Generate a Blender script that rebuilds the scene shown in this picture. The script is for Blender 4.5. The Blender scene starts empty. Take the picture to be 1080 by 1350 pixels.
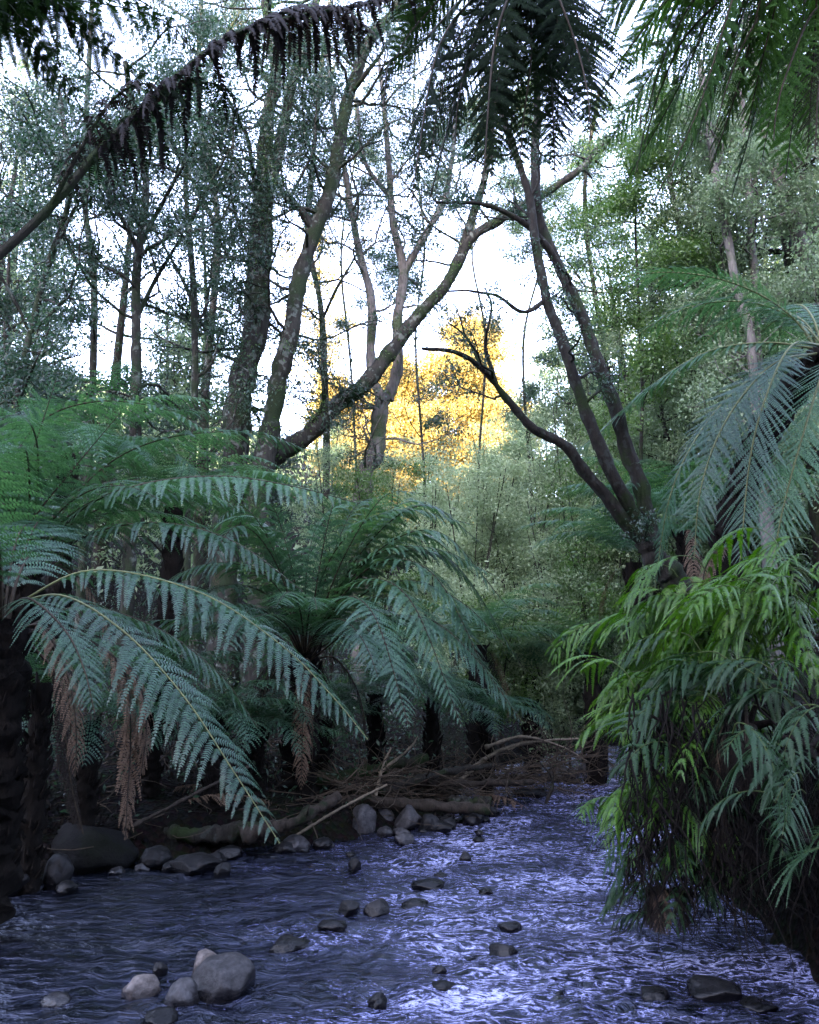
import bpy, math, random
import numpy as np
from mathutils import Vector, noise as mnoise
rad = math.radians
sc = bpy.context.scene
COL = sc.collection

# ------------------------------------------------------------------ camera
PITCH = math.atan(185.0/1080.0)
CAM = np.array([0.0, 0.0, 1.6])
cam_d = bpy.data.cameras.new('camera')
cam = bpy.data.objects.new('camera', cam_d); COL.objects.link(cam)
cam.location = CAM; cam.rotation_euler = (rad(90)+PITCH, 0, 0)
cam_d.sensor_fit = 'HORIZONTAL'; cam_d.sensor_width = 36; cam_d.lens = 36
cam_d.clip_start = 0.05; cam_d.clip_end = 600
sc.camera = cam
# ------------------------------------------------------------------ sky, sun, exposure
SUN_EL = rad(13); SUN_AZ = rad(205)          # azimuth clockwise from +Y: behind the camera, a little left
w = bpy.data.worlds.new('World'); sc.world = w; w.use_nodes = True
nt = w.node_tree; nt.nodes.clear()
sky = nt.nodes.new('ShaderNodeTexSky'); sky.sky_type = 'NISHITA'; sky.sun_disc = False
sky.sun_elevation = SUN_EL; sky.sun_rotation = SUN_AZ
sky.air_density = 1.0; sky.dust_density = 2.0; sky.ozone_density = 2.5
bg = nt.nodes.new('ShaderNodeBackground'); bg.inputs['Strength'].default_value = 0.15
out = nt.nodes.new('ShaderNodeOutputWorld')
hs = nt.nodes.new('ShaderNodeHueSaturation'); hs.inputs['Saturation'].default_value = .68
tn = nt.nodes.new('ShaderNodeMix'); tn.data_type = 'RGBA'; tn.blend_type = 'MULTIPLY'; tn.inputs['Factor'].default_value = 1
tn.inputs[7].default_value = (1.0, .93, 1.05, 1)          # the slightly violet white balance of a shade exposure
nt.links.new(sky.outputs['Color'], hs.inputs['Color']); nt.links.new(hs.outputs['Color'], tn.inputs[6])
nt.links.new(tn.outputs[2], bg.inputs['Color']); nt.links.new(bg.outputs['Background'], out.inputs['Surface'])
sd = bpy.data.lights.new('sun', 'SUN'); sd.energy = 2.0; sd.angle = rad(0.5); sd.color = (1, .80, .52)
sun = bpy.data.objects.new('sun', sd); COL.objects.link(sun)
sdir = Vector((math.sin(SUN_AZ)*math.cos(SUN_EL), math.cos(SUN_AZ)*math.cos(SUN_EL), math.sin(SUN_EL)))
sun.rotation_euler = sdir.to_track_quat('Z', 'Y').to_euler()
vs = sc.view_settings
vs.view_transform = 'Standard'; vs.look = 'None'; vs.gamma = 1; vs.use_curve_mapping = False
vs.exposure = 4.55
sc.cycles.max_bounces = 6; sc.cycles.diffuse_bounces = 3; sc.cycles.glossy_bounces = 2
sc.cycles.transmission_bounces = 4; sc.cycles.transparent_max_bounces = 4

# ------------------------------------------------------------------ helpers
CP, SP = math.cos(PITCH), math.sin(PITCH)
def at(px, py, Y):
    x = (px-540)/1080.0; u = (675-py)/1080.0
    s = Y/(CP-u*SP)
    return np.array([x*s, Y, 1.6+s*(SP+u*CP)])
def on_water(px, py, z=0.0):
    x = (px-540)/1080.0; u = (675-py)/1080.0
    s = (z-1.6)/(SP+u*CP)
    return np.array([x*s, s*(CP-u*SP), z])
def AT(l): return np.array([at(*p) for p in l])
def nrm(a): return a/np.maximum(np.linalg.norm(a, axis=-1, keepdims=True), 1e-9)
Z = np.array([0, 0, 1.0])

def link(o, parent=None):
    COL.objects.link(o)
    if parent is not None:
        o.parent = parent
    return o
def mk(name, V, F, mats, parent=None, smooth=False, mi=None):
    """V (n,3), F (m,k) int faces of the same size, or a list of such arrays"""
    me = bpy.data.meshes.new(name)
    V = np.asarray(V, dtype=np.float32).reshape(-1, 3)
    if parent is not None: V = V-np.array(parent['_o'], dtype=np.float32)
    Fs = F if isinstance(F, list) else [F]
    Fs = [np.asarray(f, dtype=np.int32) for f in Fs if len(f)]
    tot = np.concatenate([np.full(len(f), f.shape[1], np.int32) for f in Fs])
    idx = np.concatenate([f.ravel() for f in Fs])
    me.vertices.add(len(V)); me.vertices.foreach_set('co', V.ravel())
    me.loops.add(len(idx)); me.loops.foreach_set('vertex_index', idx)
    me.polygons.add(len(tot))
    st = np.zeros(len(tot), np.int32); st[1:] = np.cumsum(tot)[:-1]
    me.polygons.foreach_set('loop_start', st)
    if mi is not None: me.polygons.foreach_set('material_index', np.asarray(mi, np.int32))
    if smooth: me.polygons.foreach_set('use_smooth', np.ones(len(tot), bool))
    me.update(calc_edges=True)
    for m in (mats if isinstance(mats, (list, tuple)) else [mats]): me.materials.append(m)
    return link(bpy.data.objects.new(name, me), parent)
def thing(name, loc, label, cat, group=None):
    o = bpy.data.objects.new(name, None); COL.objects.link(o)
    o.location = [float(v) for v in loc]; o.empty_display_size = .1
    o['label'] = label; o['category'] = cat
    if group: o['group'] = group
    o['_o'] = [float(v) for v in loc]
    return o
def tag(o, label, cat, group=None, kind=None):
    if label: o['label'] = label
    if cat: o['category'] = cat
    if group: o['group'] = group
    if kind: o['kind'] = kind
    return o
def move_origin(o, loc):
    """put a single-mesh thing's origin at loc"""
    me = o.data; n = len(me.vertices); a = np.empty(n*3, np.float32); me.vertices.foreach_get('co', a)
    a = a.reshape(-1, 3)-np.asarray(loc, np.float32); me.vertices.foreach_set('co', a.ravel()); me.update()
    o.location = [float(v) for v in loc]; return o

def spline(P, n):
    P = np.asarray(P, float)
    if len(P) == 2: P = np.array([P[0], (P[0]+P[1])/2, P[1]])
    Q = np.vstack([2*P[0]-P[1], P, 2*P[-1]-P[-2]])
    res = []
    for i in range(len(P)-1):
        p0, p1, p2, p3 = Q[i:i+4]
        t = np.linspace(0, 1, 16, endpoint=(i == len(P)-2))[:, None]
        res.append(.5*((2*p1)+(-p0+p2)*t+(2*p0-5*p1+4*p2-p3)*t*t+(-p0+3*p1-3*p2+p3)*t**3))
    R = np.vstack(res)
    d = np.r_[0, np.cumsum(np.linalg.norm(np.diff(R, axis=0), axis=1))]
    s = np.linspace(0, d[-1], n)
    return np.stack([np.interp(s, d, R[:, k]) for k in range(3)], 1)
def tangents(P):
    return nrm(np.gradient(P, axis=0))
def tube(P, r, k=6, cap=True):
    P = np.asarray(P, float); n = len(P); r = np.broadcast_to(np.asarray(r, float), (n,))
    T = tangents(P); a = np.array([1, 0, 0]) if abs(T[0][0]) < .8 else np.array([0, 1, 0])
    U = np.empty_like(P); u = nrm(np.cross(T[0], a))
    for i in range(n):
        u = u-T[i]*np.dot(u, T[i]); u = u/max(np.linalg.norm(u), 1e-9); U[i] = u
    W = np.cross(T, U)
    th = np.arange(k)*2*np.pi/k
    V = P[:, None]+r[:, None, None]*(np.cos(th)[None, :, None]*U[:, None]+np.sin(th)[None, :, None]*W[:, None])
    i = np.arange(n-1)[:, None]*k; j = np.arange(k)[None]; j2 = (j+1) % k
    F = np.stack([i+j, i+j2, i+k+j2, i+k+j], -1).reshape(-1, 4)
    return V.reshape(-1, 3), F
class MB:
    def __init__(s): s.V = []; s.F = []; s.n = 0
    def add(s, V, F):
        V = np.asarray(V).reshape(-1, 3); s.V.append(V); s.F.append(np.asarray(F)+s.n); s.n += len(V)
    def build(s, name, mats, parent=None, smooth=True):
        return mk(name, np.vstack(s.V), s.F, mats, parent, smooth)
def rough_tube(P, r, k, rng, amp=.12, freq=2.0):
    """tube with an uneven, knotty surface"""
    V, F = tube(P, r, k)
    rr = np.repeat(np.broadcast_to(r, (len(P),)), k)
    C = np.repeat(P, k, axis=0)
    off = np.array([mnoise.fractal(Vector(v*freq+rng.uniform(0, 50)*0+7), 1.0, 2.0, 3) for v in V])
    V = C+(V-C)*(1+amp*off)[:, None]
    return V, F

# ------------------------------------------------------------------ materials
def new_mat(name):
    m = bpy.data.materials.new(name); m.use_nodes = True
    n = m.node_tree; n.nodes.clear(); o = n.nodes.new('ShaderNodeOutputMaterial')
    return m, n, o
def N(n, t, **kw):
    x = n.nodes.new(t)
    for k, v in kw.items():
        if k in x.inputs: x.inputs[k].default_value = v
        else: setattr(x, k, v)
    return x
def ramp(n, stops):
    x = n.nodes.new('ShaderNodeValToRGB'); e = x.color_ramp.elements
    while len(e) < len(stops): e.new(.5)
    for a, (p, c) in zip(e, stops): a.position = p; a.color = (*c, 1)
    return x
def leaf_mat(name, cols, rough=.4, trans=.3, tcol=None, spec=.5, nscale=1.5):
    m, n, o = new_mat(name); L = n.links
    g = N(n, 'ShaderNodeNewGeometry'); oi = N(n, 'ShaderNodeObjectInfo'); tc = N(n, 'ShaderNodeTexCoord')
    ns = N(n, 'ShaderNodeTexNoise', Scale=nscale, Detail=3.0); L.new(tc.outputs['Object'], ns.inputs['Vector'])
    a = N(n, 'ShaderNodeMath', operation='MULTIPLY'); a.inputs[1].default_value = .45; L.new(g.outputs['Random Per Island'], a.inputs[0])
    b = N(n, 'ShaderNodeMath', operation='MULTIPLY_ADD'); b.inputs[1].default_value = .6; L.new(ns.outputs['Fac'], b.inputs[0]); L.new(a.outputs[0], b.inputs[2])
    c = N(n, 'ShaderNodeMath', operation='MULTIPLY_ADD'); c.inputs[1].default_value = .42; L.new(oi.outputs['Random'], c.inputs[0]); L.new(b.outputs[0], c.inputs[2])
    d = N(n, 'ShaderNodeMath', operation='SUBTRACT'); d.inputs[1].default_value = .24; L.new(c.outputs[0], d.inputs[0])
    k = len(cols); r = ramp(n, [(i/(k-1), cc) for i, cc in enumerate(cols)]); L.new(d.outputs[0], r.inputs['Fac'])
    p = N(n, 'ShaderNodeBsdfPrincipled', Roughness=rough); L.new(r.outputs['Color'], p.inputs['Base Color'])
    p.inputs['Specular IOR Level'].default_value = spec
    t = N(n, 'ShaderNodeBsdfTranslucent')
    mx = N(n, 'ShaderNodeMix', data_type='RGBA', blend_type='MULTIPLY'); mx.inputs['Factor'].default_value = 1
    L.new(r.outputs['Color'], mx.inputs[6]); mx.inputs[7].default_value = (*(tcol or (1.3, 1.5, .6)), 1)
    L.new(mx.outputs[2], t.inputs['Color'])
    s = N(n, 'ShaderNodeMixShader'); s.inputs['Fac'].default_value = trans
    L.new(p.outputs[0], s.inputs[1]); L.new(t.outputs[0], s.inputs[2]); L.new(s.outputs[0], o.inputs['Surface'])
    return m
def bark_mat(name, c1, c2, moss=None, moss_amt=.5, scale=6, bump=.6, stretch=(1, 1, .25), rough=.85, spots=None):
    m, n, o = new_mat(name); L = n.links
    tc = N(n, 'ShaderNodeTexCoord'); mp = N(n, 'ShaderNodeMapping'); mp.inputs['Scale'].default_value = stretch
    L.new(tc.outputs['Object'], mp.inputs['Vector'])
    n1 = N(n, 'ShaderNodeTexNoise', Scale=scale*3, Detail=7.0, Roughness=.7); L.new(mp.outputs[0], n1.inputs['Vector'])
    r = ramp(n, [(.3, c1), (.7, c2)]); L.new(n1.outputs['Fac'], r.inputs['Fac'])
    col = r.outputs['Color']
    if spots:
        nsp = N(n, 'ShaderNodeTexNoise', Scale=scale*1.6, Detail=4.0); L.new(tc.outputs['Object'], nsp.inputs['Vector'])
        rs = ramp(n, [(.56, (0, 0, 0)), (.62, (1, 1, 1))]); L.new(nsp.outputs['Fac'], rs.inputs['Fac'])
        mx = N(n, 'ShaderNodeMix', data_type='RGBA'); L.new(rs.outputs['Color'], mx.inputs['Factor'])
        L.new(col, mx.inputs[6]); mx.inputs[7].default_value = (*spots, 1); col = mx.outputs[2]
    if moss:
        n2 = N(n, 'ShaderNodeTexNoise', Scale=scale*.35, Detail=5.0, Roughness=.65); L.new(tc.outputs['Object'], n2.inputs['Vector'])
        r2 = ramp(n, [(.62-.3*moss_amt, (0, 0, 0)), (.72-.3*moss_amt, (1, 1, 1))]); L.new(n2.outputs['Fac'], r2.inputs['Fac'])
        n3 = N(n, 'ShaderNodeTexNoise', Scale=scale*12); L.new(tc.outputs['Object'], n3.inputs['Vector'])
        r3 = ramp(n, [(.3, tuple(v*.5 for v in moss)), (.7, moss)]); L.new(n3.outputs['Fac'], r3.inputs['Fac'])
        mx = N(n, 'ShaderNodeMix', data_type='RGBA'); L.new(r2.outputs['Color'], mx.inputs['Factor'])
        L.new(col, mx.inputs[6]); L.new(r3.outputs['Color'], mx.inputs[7]); col = mx.outputs[2]
    p = N(n, 'ShaderNodeBsdfPrincipled', Roughness=rough); p.inputs['Specular IOR Level'].default_value = .12; L.new(col, p.inputs['Base Color'])
    bp = N(n, 'ShaderNodeBump', Strength=bump, Distance=.02); L.new(n1.outputs['Fac'], bp.inputs['Height']); L.new(bp.outputs[0], p.inputs['Normal'])
    L.new(p.outputs[0], o.inputs['Surface'])
    return m
def rock_mat(name, c1, c2, rough=.45, scale=30, spec=.3):
    m, n, o = new_mat(name); L = n.links
    tc = N(n, 'ShaderNodeTexCoord'); oi = N(n, 'ShaderNodeObjectInfo')
    n1 = N(n, 'ShaderNodeTexNoise', Scale=scale, Detail=8.0, Roughness=.65); L.new(tc.outputs['Object'], n1.inputs['Vector'])
    r = ramp(n, [(.3, c1), (.7, c2)]); L.new(n1.outputs['Fac'], r.inputs['Fac'])
    h = N(n, 'ShaderNodeHueSaturation'); mr = N(n, 'ShaderNodeMapRange'); mr.inputs[3].default_value = .65; mr.inputs[4].default_value = 1.35
    L.new(oi.outputs['Random'], mr.inputs[0]); L.new(mr.outputs[0], h.inputs['Value']); L.new(r.outputs['Color'], h.inputs['Color'])
    # a wet dark band near the waterline (water stain, world height)
    g = N(n, 'ShaderNodeNewGeometry'); sx = N(n, 'ShaderNodeSeparateXYZ'); L.new(g.outputs['Position'], sx.inputs[0])
    n2 = N(n, 'ShaderNodeTexNoise', Scale=12.0); L.new(tc.outputs['Object'], n2.inputs['Vector'])
    ad = N(n, 'ShaderNodeMath', operation='MULTIPLY_ADD'); L.new(n2.outputs['Fac'], ad.inputs[0]); ad.inputs[1].default_value = -.05; L.new(sx.outputs['Z'], ad.inputs[2])
    wr = N(n, 'ShaderNodeMapRange'); wr.inputs[1].default_value = .0; wr.inputs[2].default_value = .05; L.new(ad.outputs[0], wr.inputs[0])
    mx = N(n, 'ShaderNodeMix', data_type='RGBA', blend_type='MULTIPLY'); mx.inputs['Factor'].default_value = 1
    wet = ramp(n, [(0, (.4, .4, .42)), (1, (1, 1, 1))]); L.new(wr.outputs[0], wet.inputs['Fac'])
    L.new(h.outputs[0], mx.inputs[6]); L.new(wet.outputs['Color'], mx.inputs[7])
    p = N(n, 'ShaderNodeBsdfPrincipled'); p.inputs['Specular IOR Level'].default_value = spec; L.new(mx.outputs[2], p.inputs['Base Color'])
    rr = N(n, 'ShaderNodeMapRange'); rr.inputs[3].default_value = .12; rr.inputs[4].default_value = rough+.15; L.new(wr.outputs[0], rr.inputs[0]); L.new(rr.outputs[0], p.inputs['Roughness'])
    bp = N(n, 'ShaderNodeBump', Strength=.7, Distance=.012); L.new(n1.outputs['Fac'], bp.inputs['Height']); L.new(bp.outputs[0], p.inputs['Normal'])
    L.new(p.outputs[0], o.inputs['Surface'])
    return m

M_FERN = leaf_mat('tree_fern_green', [(.014, .038, .024), (.034, .082, .05), (.075, .155, .088)], rough=.38, trans=.38, spec=.42)
M_FERN2 = leaf_mat('tree_fern_fresh_green', [(.014, .038, .014), (.026, .07, .025), (.05, .11, .04)], rough=.4, trans=.35)
M_FERNSIL = leaf_mat('overhead_fern_silhouette', [(.002, .005, .002), (.005, .011, .005), (.010, .021, .008)], rough=.75, trans=.4, spec=.05)  # silhouette darkness of fronds against the sky put into the leaf colour
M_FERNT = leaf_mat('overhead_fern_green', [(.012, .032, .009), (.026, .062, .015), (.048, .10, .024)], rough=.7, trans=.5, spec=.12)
M_BUSH_LIT = leaf_mat('bank_fern_lit', [(.014, .042, .005), (.036, .098, .009), (.085, .175, .013)], rough=.45, spec=.35, trans=.38, tcol=(1.4, 1.5, .4))  # sky-lit tone of the bank fern put into its leaf colour
M_BUSH_SHADE = leaf_mat('bank_fern_shade', [(.018, .045, .02), (.013, .034, .013), (.02, .05, .017)], rough=.5, trans=.25, spec=.2)  # shaded tone of the same bank fern put into its leaf colour
M_DEAD = leaf_mat('dead_frond_brown', [(.04, .027, .018), (.10, .068, .045), (.18, .13, .088)], rough=.75, trans=.2, tcol=(1.2, .8, .5), spec=.2)
M_DEADD = leaf_mat('dead_frond_dark', [(.005, .004, .003), (.010, .007, .005), (.018, .012, .008)], rough=.75, trans=.15, tcol=(1, .8, .6), spec=.2)
M_RACHIS = bark_mat('rachis_pale', (.06, .075, .03), (.12, .125, .055), scale=12, bump=.2, rough=.5)
M_RACHISD = bark_mat('rachis_dark', (.015, .012, .008), (.04, .03, .018), scale=12, bump=.3, rough=.6)
M_STALK = bark_mat('fern_stalk_green', (.02, .032, .008), (.045, .065, .018), scale=12, bump=.2, rough=.5)
M_FTRUNK = bark_mat('fern_trunk_fibre', (.002, .0017, .0014), (.011, .0085, .0065), scale=10, bump=1.0, stretch=(1, 1, .4), rough=.95)
M_BARK = bark_mat('forest_bark_mossy', (.010, .0095, .008), (.042, .039, .032), moss=(.022, .033, .015), moss_amt=.5, scale=5, bump=.8, spots=(.09, .10, .085))
M_BARKP = bark_mat('pale_bark', (.05, .046, .042), (.17, .155, .14), moss=(.06, .08, .04), moss_amt=.3, scale=5, bump=.5)
M_BARKD = bark_mat('dark_wet_bark', (.006, .0055, .0045), (.03, .026, .021), moss=(.02, .032, .01), moss_amt=.35, scale=9, bump=.9, spots=(.03, .033, .028))
M_BARKM = bark_mat('moss_bark', (.01, .009, .007), (.03, .027, .019), moss=(.018, .03, .009), moss_amt=.8, scale=8, bump=1)
M_WOOD = bark_mat('dead_wood', (.010, .008, .006), (.045, .036, .028), moss=(.012, .02, .008), moss_amt=.1, scale=10, bump=.9)
M_DRY = bark_mat('dry_twig', (.02, .015, .011), (.085, .066, .046), scale=14, bump=.3)
M_TWIG = bark_mat('pale_twig', (.06, .05, .035), (.17, .14, .10), scale=14, bump=.3)
M_LF_BLUE = leaf_mat('leaf_beech', [(.016, .032, .025), (.028, .055, .038), (.045, .085, .045)], rough=.42, trans=.4, tcol=(1.1, 1.4, .8))
M_LF_GREEN = leaf_mat('leaf_green', [(.025, .06, .015), (.05, .10, .025), (.09, .15, .04)], rough=.45, trans=.4)
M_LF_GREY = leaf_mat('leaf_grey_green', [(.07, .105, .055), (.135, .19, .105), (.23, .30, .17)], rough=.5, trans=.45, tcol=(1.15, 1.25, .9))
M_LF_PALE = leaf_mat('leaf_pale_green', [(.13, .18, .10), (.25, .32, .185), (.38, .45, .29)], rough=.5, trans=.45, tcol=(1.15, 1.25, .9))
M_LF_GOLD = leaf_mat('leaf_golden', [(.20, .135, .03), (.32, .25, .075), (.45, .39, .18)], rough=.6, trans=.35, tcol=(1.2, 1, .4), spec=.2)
M_ROCK = rock_mat('river_stone_grey', (.006, .006, .0065), (.055, .052, .054))
M_ROCKT = rock_mat('river_stone_tan', (.022, .018, .016), (.13, .11, .098))
M_ROCKD = rock_mat('river_stone_dark', (.003, .003, .0033), (.013, .0125, .013), rough=.4, spec=.2)

M_MOSSROCK = bark_mat('mossy_rock', (.002, .002, .002), (.008, .008, .008), moss=(.006, .0075, .004), moss_amt=.35, scale=7, bump=1, stretch=(1, 1, 1), rough=.8)
def ground_mat():
    m, n, o = new_mat('forest_soil'); L = n.links
    g = N(n, 'ShaderNodeTexCoord')
    n1 = N(n, 'ShaderNodeTexNoise', Scale=1.3, Detail=8.0, Roughness=.7); L.new(g.outputs['Object'], n1.inputs['Vector'])
    n2 = N(n, 'ShaderNodeTexVoronoi', Scale=22.0); L.new(g.outputs['Object'], n2.inputs['Vector'])
    r = ramp(n, [(.3, (.003, .0024, .0018)), (.5, (.007, .0055, .004)), (.6, (.007, .0095, .004)), (.75, (.015, .012, .008))]); L.new(n1.outputs['Fac'], r.inputs['Fac'])
    mx = N(n, 'ShaderNodeMix', data_type='RGBA', blend_type='MULTIPLY'); mx.inputs['Factor'].default_value = .6
    L.new(r.outputs['Color'], mx.inputs[6]); L.new(n2.outputs['Color'], mx.inputs[7])
    p = N(n, 'ShaderNodeBsdfPrincipled', Roughness=.9); p.inputs['Specular IOR Level'].default_value = .08; L.new(mx.outputs[2], p.inputs['Base Color'])
    bp = N(n, 'ShaderNodeBump', Strength=.9, Distance=.04); L.new(n2.outputs['Distance'], bp.inputs['Height']); L.new(bp.outputs[0], p.inputs['Normal'])
    L.new(p.outputs[0], o.inputs['Surface']); return m
def water_mat():
    m, n, o = new_mat('stream_water'); L = n.links
    tc = N(n, 'ShaderNodeTexCoord')
    p = N(n, 'ShaderNodeBsdfPrincipled', Roughness=.02, IOR=1.5); p.inputs['Specular IOR Level'].default_value = .75; p.inputs['Specular Tint'].default_value = (.60, .66, 1, 1)
    mp = N(n, 'ShaderNodeMapping'); mp.inputs['Scale'].default_value = (.8, 1.35, 1); L.new(tc.outputs['Object'], mp.inputs['Vector'])
    n0 = N(n, 'ShaderNodeTexNoise', Scale=1.4, Detail=4.0); L.new(mp.outputs[0], n0.inputs['Vector'])       # patches with more and fewer painted glints
    n1 = N(n, 'ShaderNodeTexNoise', Scale=7.0, Detail=5.0, Roughness=.6, Distortion=1.6); L.new(mp.outputs[0], n1.inputs['Vector'])
    b1 = N(n, 'ShaderNodeBump', Strength=1.0, Distance=.04); L.new(n1.outputs['Fac'], b1.inputs['Height'])
    n2 = N(n, 'ShaderNodeTexNoise', Scale=26.0, Detail=3.0, Distortion=.8); L.new(mp.outputs[0], n2.inputs['Vector'])
    b2 = N(n, 'ShaderNodeBump', Strength=.8, Distance=.006); L.new(n2.outputs['Fac'], b2.inputs['Height']); L.new(b1.outputs[0], b2.inputs['Normal'])
    # sky glints, with a little foam, painted into the base colour as streaks
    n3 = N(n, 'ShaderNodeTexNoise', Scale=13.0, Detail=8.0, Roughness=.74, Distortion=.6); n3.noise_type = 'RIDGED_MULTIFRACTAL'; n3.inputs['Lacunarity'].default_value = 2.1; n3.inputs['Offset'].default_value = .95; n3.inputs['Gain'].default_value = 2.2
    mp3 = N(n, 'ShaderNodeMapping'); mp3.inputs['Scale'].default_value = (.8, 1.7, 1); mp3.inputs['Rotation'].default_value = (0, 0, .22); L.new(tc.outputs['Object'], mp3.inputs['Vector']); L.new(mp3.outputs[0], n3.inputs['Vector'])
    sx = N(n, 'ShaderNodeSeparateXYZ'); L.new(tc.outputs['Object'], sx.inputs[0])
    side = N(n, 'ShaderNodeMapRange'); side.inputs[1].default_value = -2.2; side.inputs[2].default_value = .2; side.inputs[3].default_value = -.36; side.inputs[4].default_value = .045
    L.new(sx.outputs['X'], side.inputs[0])  # painted glints fade out towards the left
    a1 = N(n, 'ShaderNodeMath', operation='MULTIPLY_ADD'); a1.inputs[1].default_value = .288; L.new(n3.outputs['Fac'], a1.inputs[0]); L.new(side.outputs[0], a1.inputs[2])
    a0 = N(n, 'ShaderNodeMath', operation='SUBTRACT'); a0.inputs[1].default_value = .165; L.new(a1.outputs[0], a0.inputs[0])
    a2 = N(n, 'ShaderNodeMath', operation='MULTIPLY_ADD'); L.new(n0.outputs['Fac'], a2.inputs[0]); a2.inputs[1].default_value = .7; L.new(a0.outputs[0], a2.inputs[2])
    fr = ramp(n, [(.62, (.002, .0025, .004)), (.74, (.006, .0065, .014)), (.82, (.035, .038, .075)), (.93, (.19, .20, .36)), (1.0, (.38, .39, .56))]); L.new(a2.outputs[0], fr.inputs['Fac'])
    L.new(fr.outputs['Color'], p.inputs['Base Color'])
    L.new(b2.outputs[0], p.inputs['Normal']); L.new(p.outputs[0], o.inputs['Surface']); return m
M_GROUND = ground_mat(); M_WATER = water_mat()

# ------------------------------------------------------------------ terrain
LY = [-10, 3, 5.0, 5.8, 6.5, 7.0, 7.3, 7.7, 8.7, 10, 11.4, 13, 15, 18, 24]
LX = [-2.9, -2.9, -2.85, -2.7, -2.15, -1.45, -.6, .1, .65, .85, 1.3, 2.1, 4.2, 7.5, 14]
RY = [-10, 3, 4.5, 6, 8, 10, 11.5, 13, 15, 18, 24]
RX = [1.75, 1.8, 2.0, 2.1, 2.5, 3.0, 3.5, 4.3, 6.2, 9.5, 16.5]
def sstep(a, b, x):
    t = np.clip((x-a)/(b-a), 0, 1); return t*t*(3-2*t)
def terrain(x, y):
    x = np.asarray(x, float); y = np.asarray(y, float)
    l = np.interp(y, LY, LX); r = np.interp(y, RY, RX)
    dl = l-x; dr = x-r
    left = -.05+.28*sstep(0, .7, dl)+.45*sstep(.5, 4, dl)+.12*np.maximum(dl-4, 0)+.2*np.maximum(dl-14, 0)
    right = -.05+1.15*sstep(-.05, .55, dr)+.6*sstep(.4, 1.8, dr)+.22*np.maximum(dr-1.5, 0)+.1*np.maximum(dr-9, 0)
    h = np.where(dl > 0, left, np.where(dr > -.05, right, -.05-.25*sstep(0, .6, np.minimum(-dl, -dr))))
    far = .30*np.maximum(y-24, 0)*sstep(20, 40, y)
    h = np.minimum(h, 14)+np.minimum(far, 16)
    k = sstep(-6, -40, y)          # unseen ridge added behind the camera to block the low sun
    return h*(1-k)+np.interp(x, [-90, -31, -22, 90], [31, 31, 25, 25])*k  # crest heights shaped to choose which trees the sun reaches
def tz(x, y): return float(terrain(x, y))
gx = np.unique(np.r_[np.arange(-90, -8, 2.0), np.arange(-8, 9, .12), np.arange(9, 91, 2.0)])
gy = np.unique(np.r_[np.arange(-60, 1.5, 2.0), np.arange(1.5, 18, .12), np.arange(18, 110, 1.5)])
X, Yg = np.meshgrid(gx, gy)
H = terrain(X, Yg)
nz = np.array([mnoise.fractal(Vector((a*.9, b*.9, 0)), 1.0, 2.0, 4) for a, b in zip(X.ravel(), Yg.ravel())]).reshape(X.shape)
H = H+nz*.09*(H > -.04)+nz*.5*sstep(10, 30, np.abs(X)+Yg*.5)
def grid_faces(ny, nx):
    i = np.arange(ny-1)[:, None]*nx; j = np.arange(nx-1)[None]
    return np.stack([i+j, i+j+1, i+nx+j+1, i+nx+j], -1).reshape(-1, 4)
tag(mk('ground', np.stack([X, Yg, H], -1), grid_faces(len(gy), len(gx)), M_GROUND, smooth=True), 'dark earth of the stream banks and forest floor', None, kind='structure')
# ------------------------------------------------------------------ water
wx = np.arange(-4.6, 12, .03); wx = np.unique(np.r_[np.arange(-4.6, 4.2, .03), np.arange(4.2, 16, .12)])
wy = np.unique(np.r_[np.arange(-6, 2.6, .25), np.arange(2.6, 9, .028), np.arange(9, 13, .05), np.arange(13, 24, .2)])
X, Yg = np.meshgrid(wx, wy)
def whgt(x, y):
    v = mnoise.noise(Vector((x*1.1, y*1.1, 3)))*.5
    a = mnoise.noise(Vector((x*2.2+v, y*3.6+v, 0)))
    b = mnoise.noise(Vector((x*5.5+v*2, y*8.0, 5)))
    c = 1-abs(mnoise.noise(Vector((x*3.2+v*3, y*4.5-v*2, 9))))*2
    return a*.028+b*.014+c*.020
HW = np.array([whgt(a, b) for a, b in zip(X.ravel(), Yg.ravel())]).reshape(X.shape)
amp = .35+.65*sstep(-2.6, -.6, X+.12*(Yg-4))
HW = HW*amp
tag(mk('stream_water', np.stack([X, Yg, HW], -1), grid_faces(len(wy), len(wx)), M_WATER, smooth=True), 'shallow rippling stream running over stones', None, kind='structure')

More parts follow.
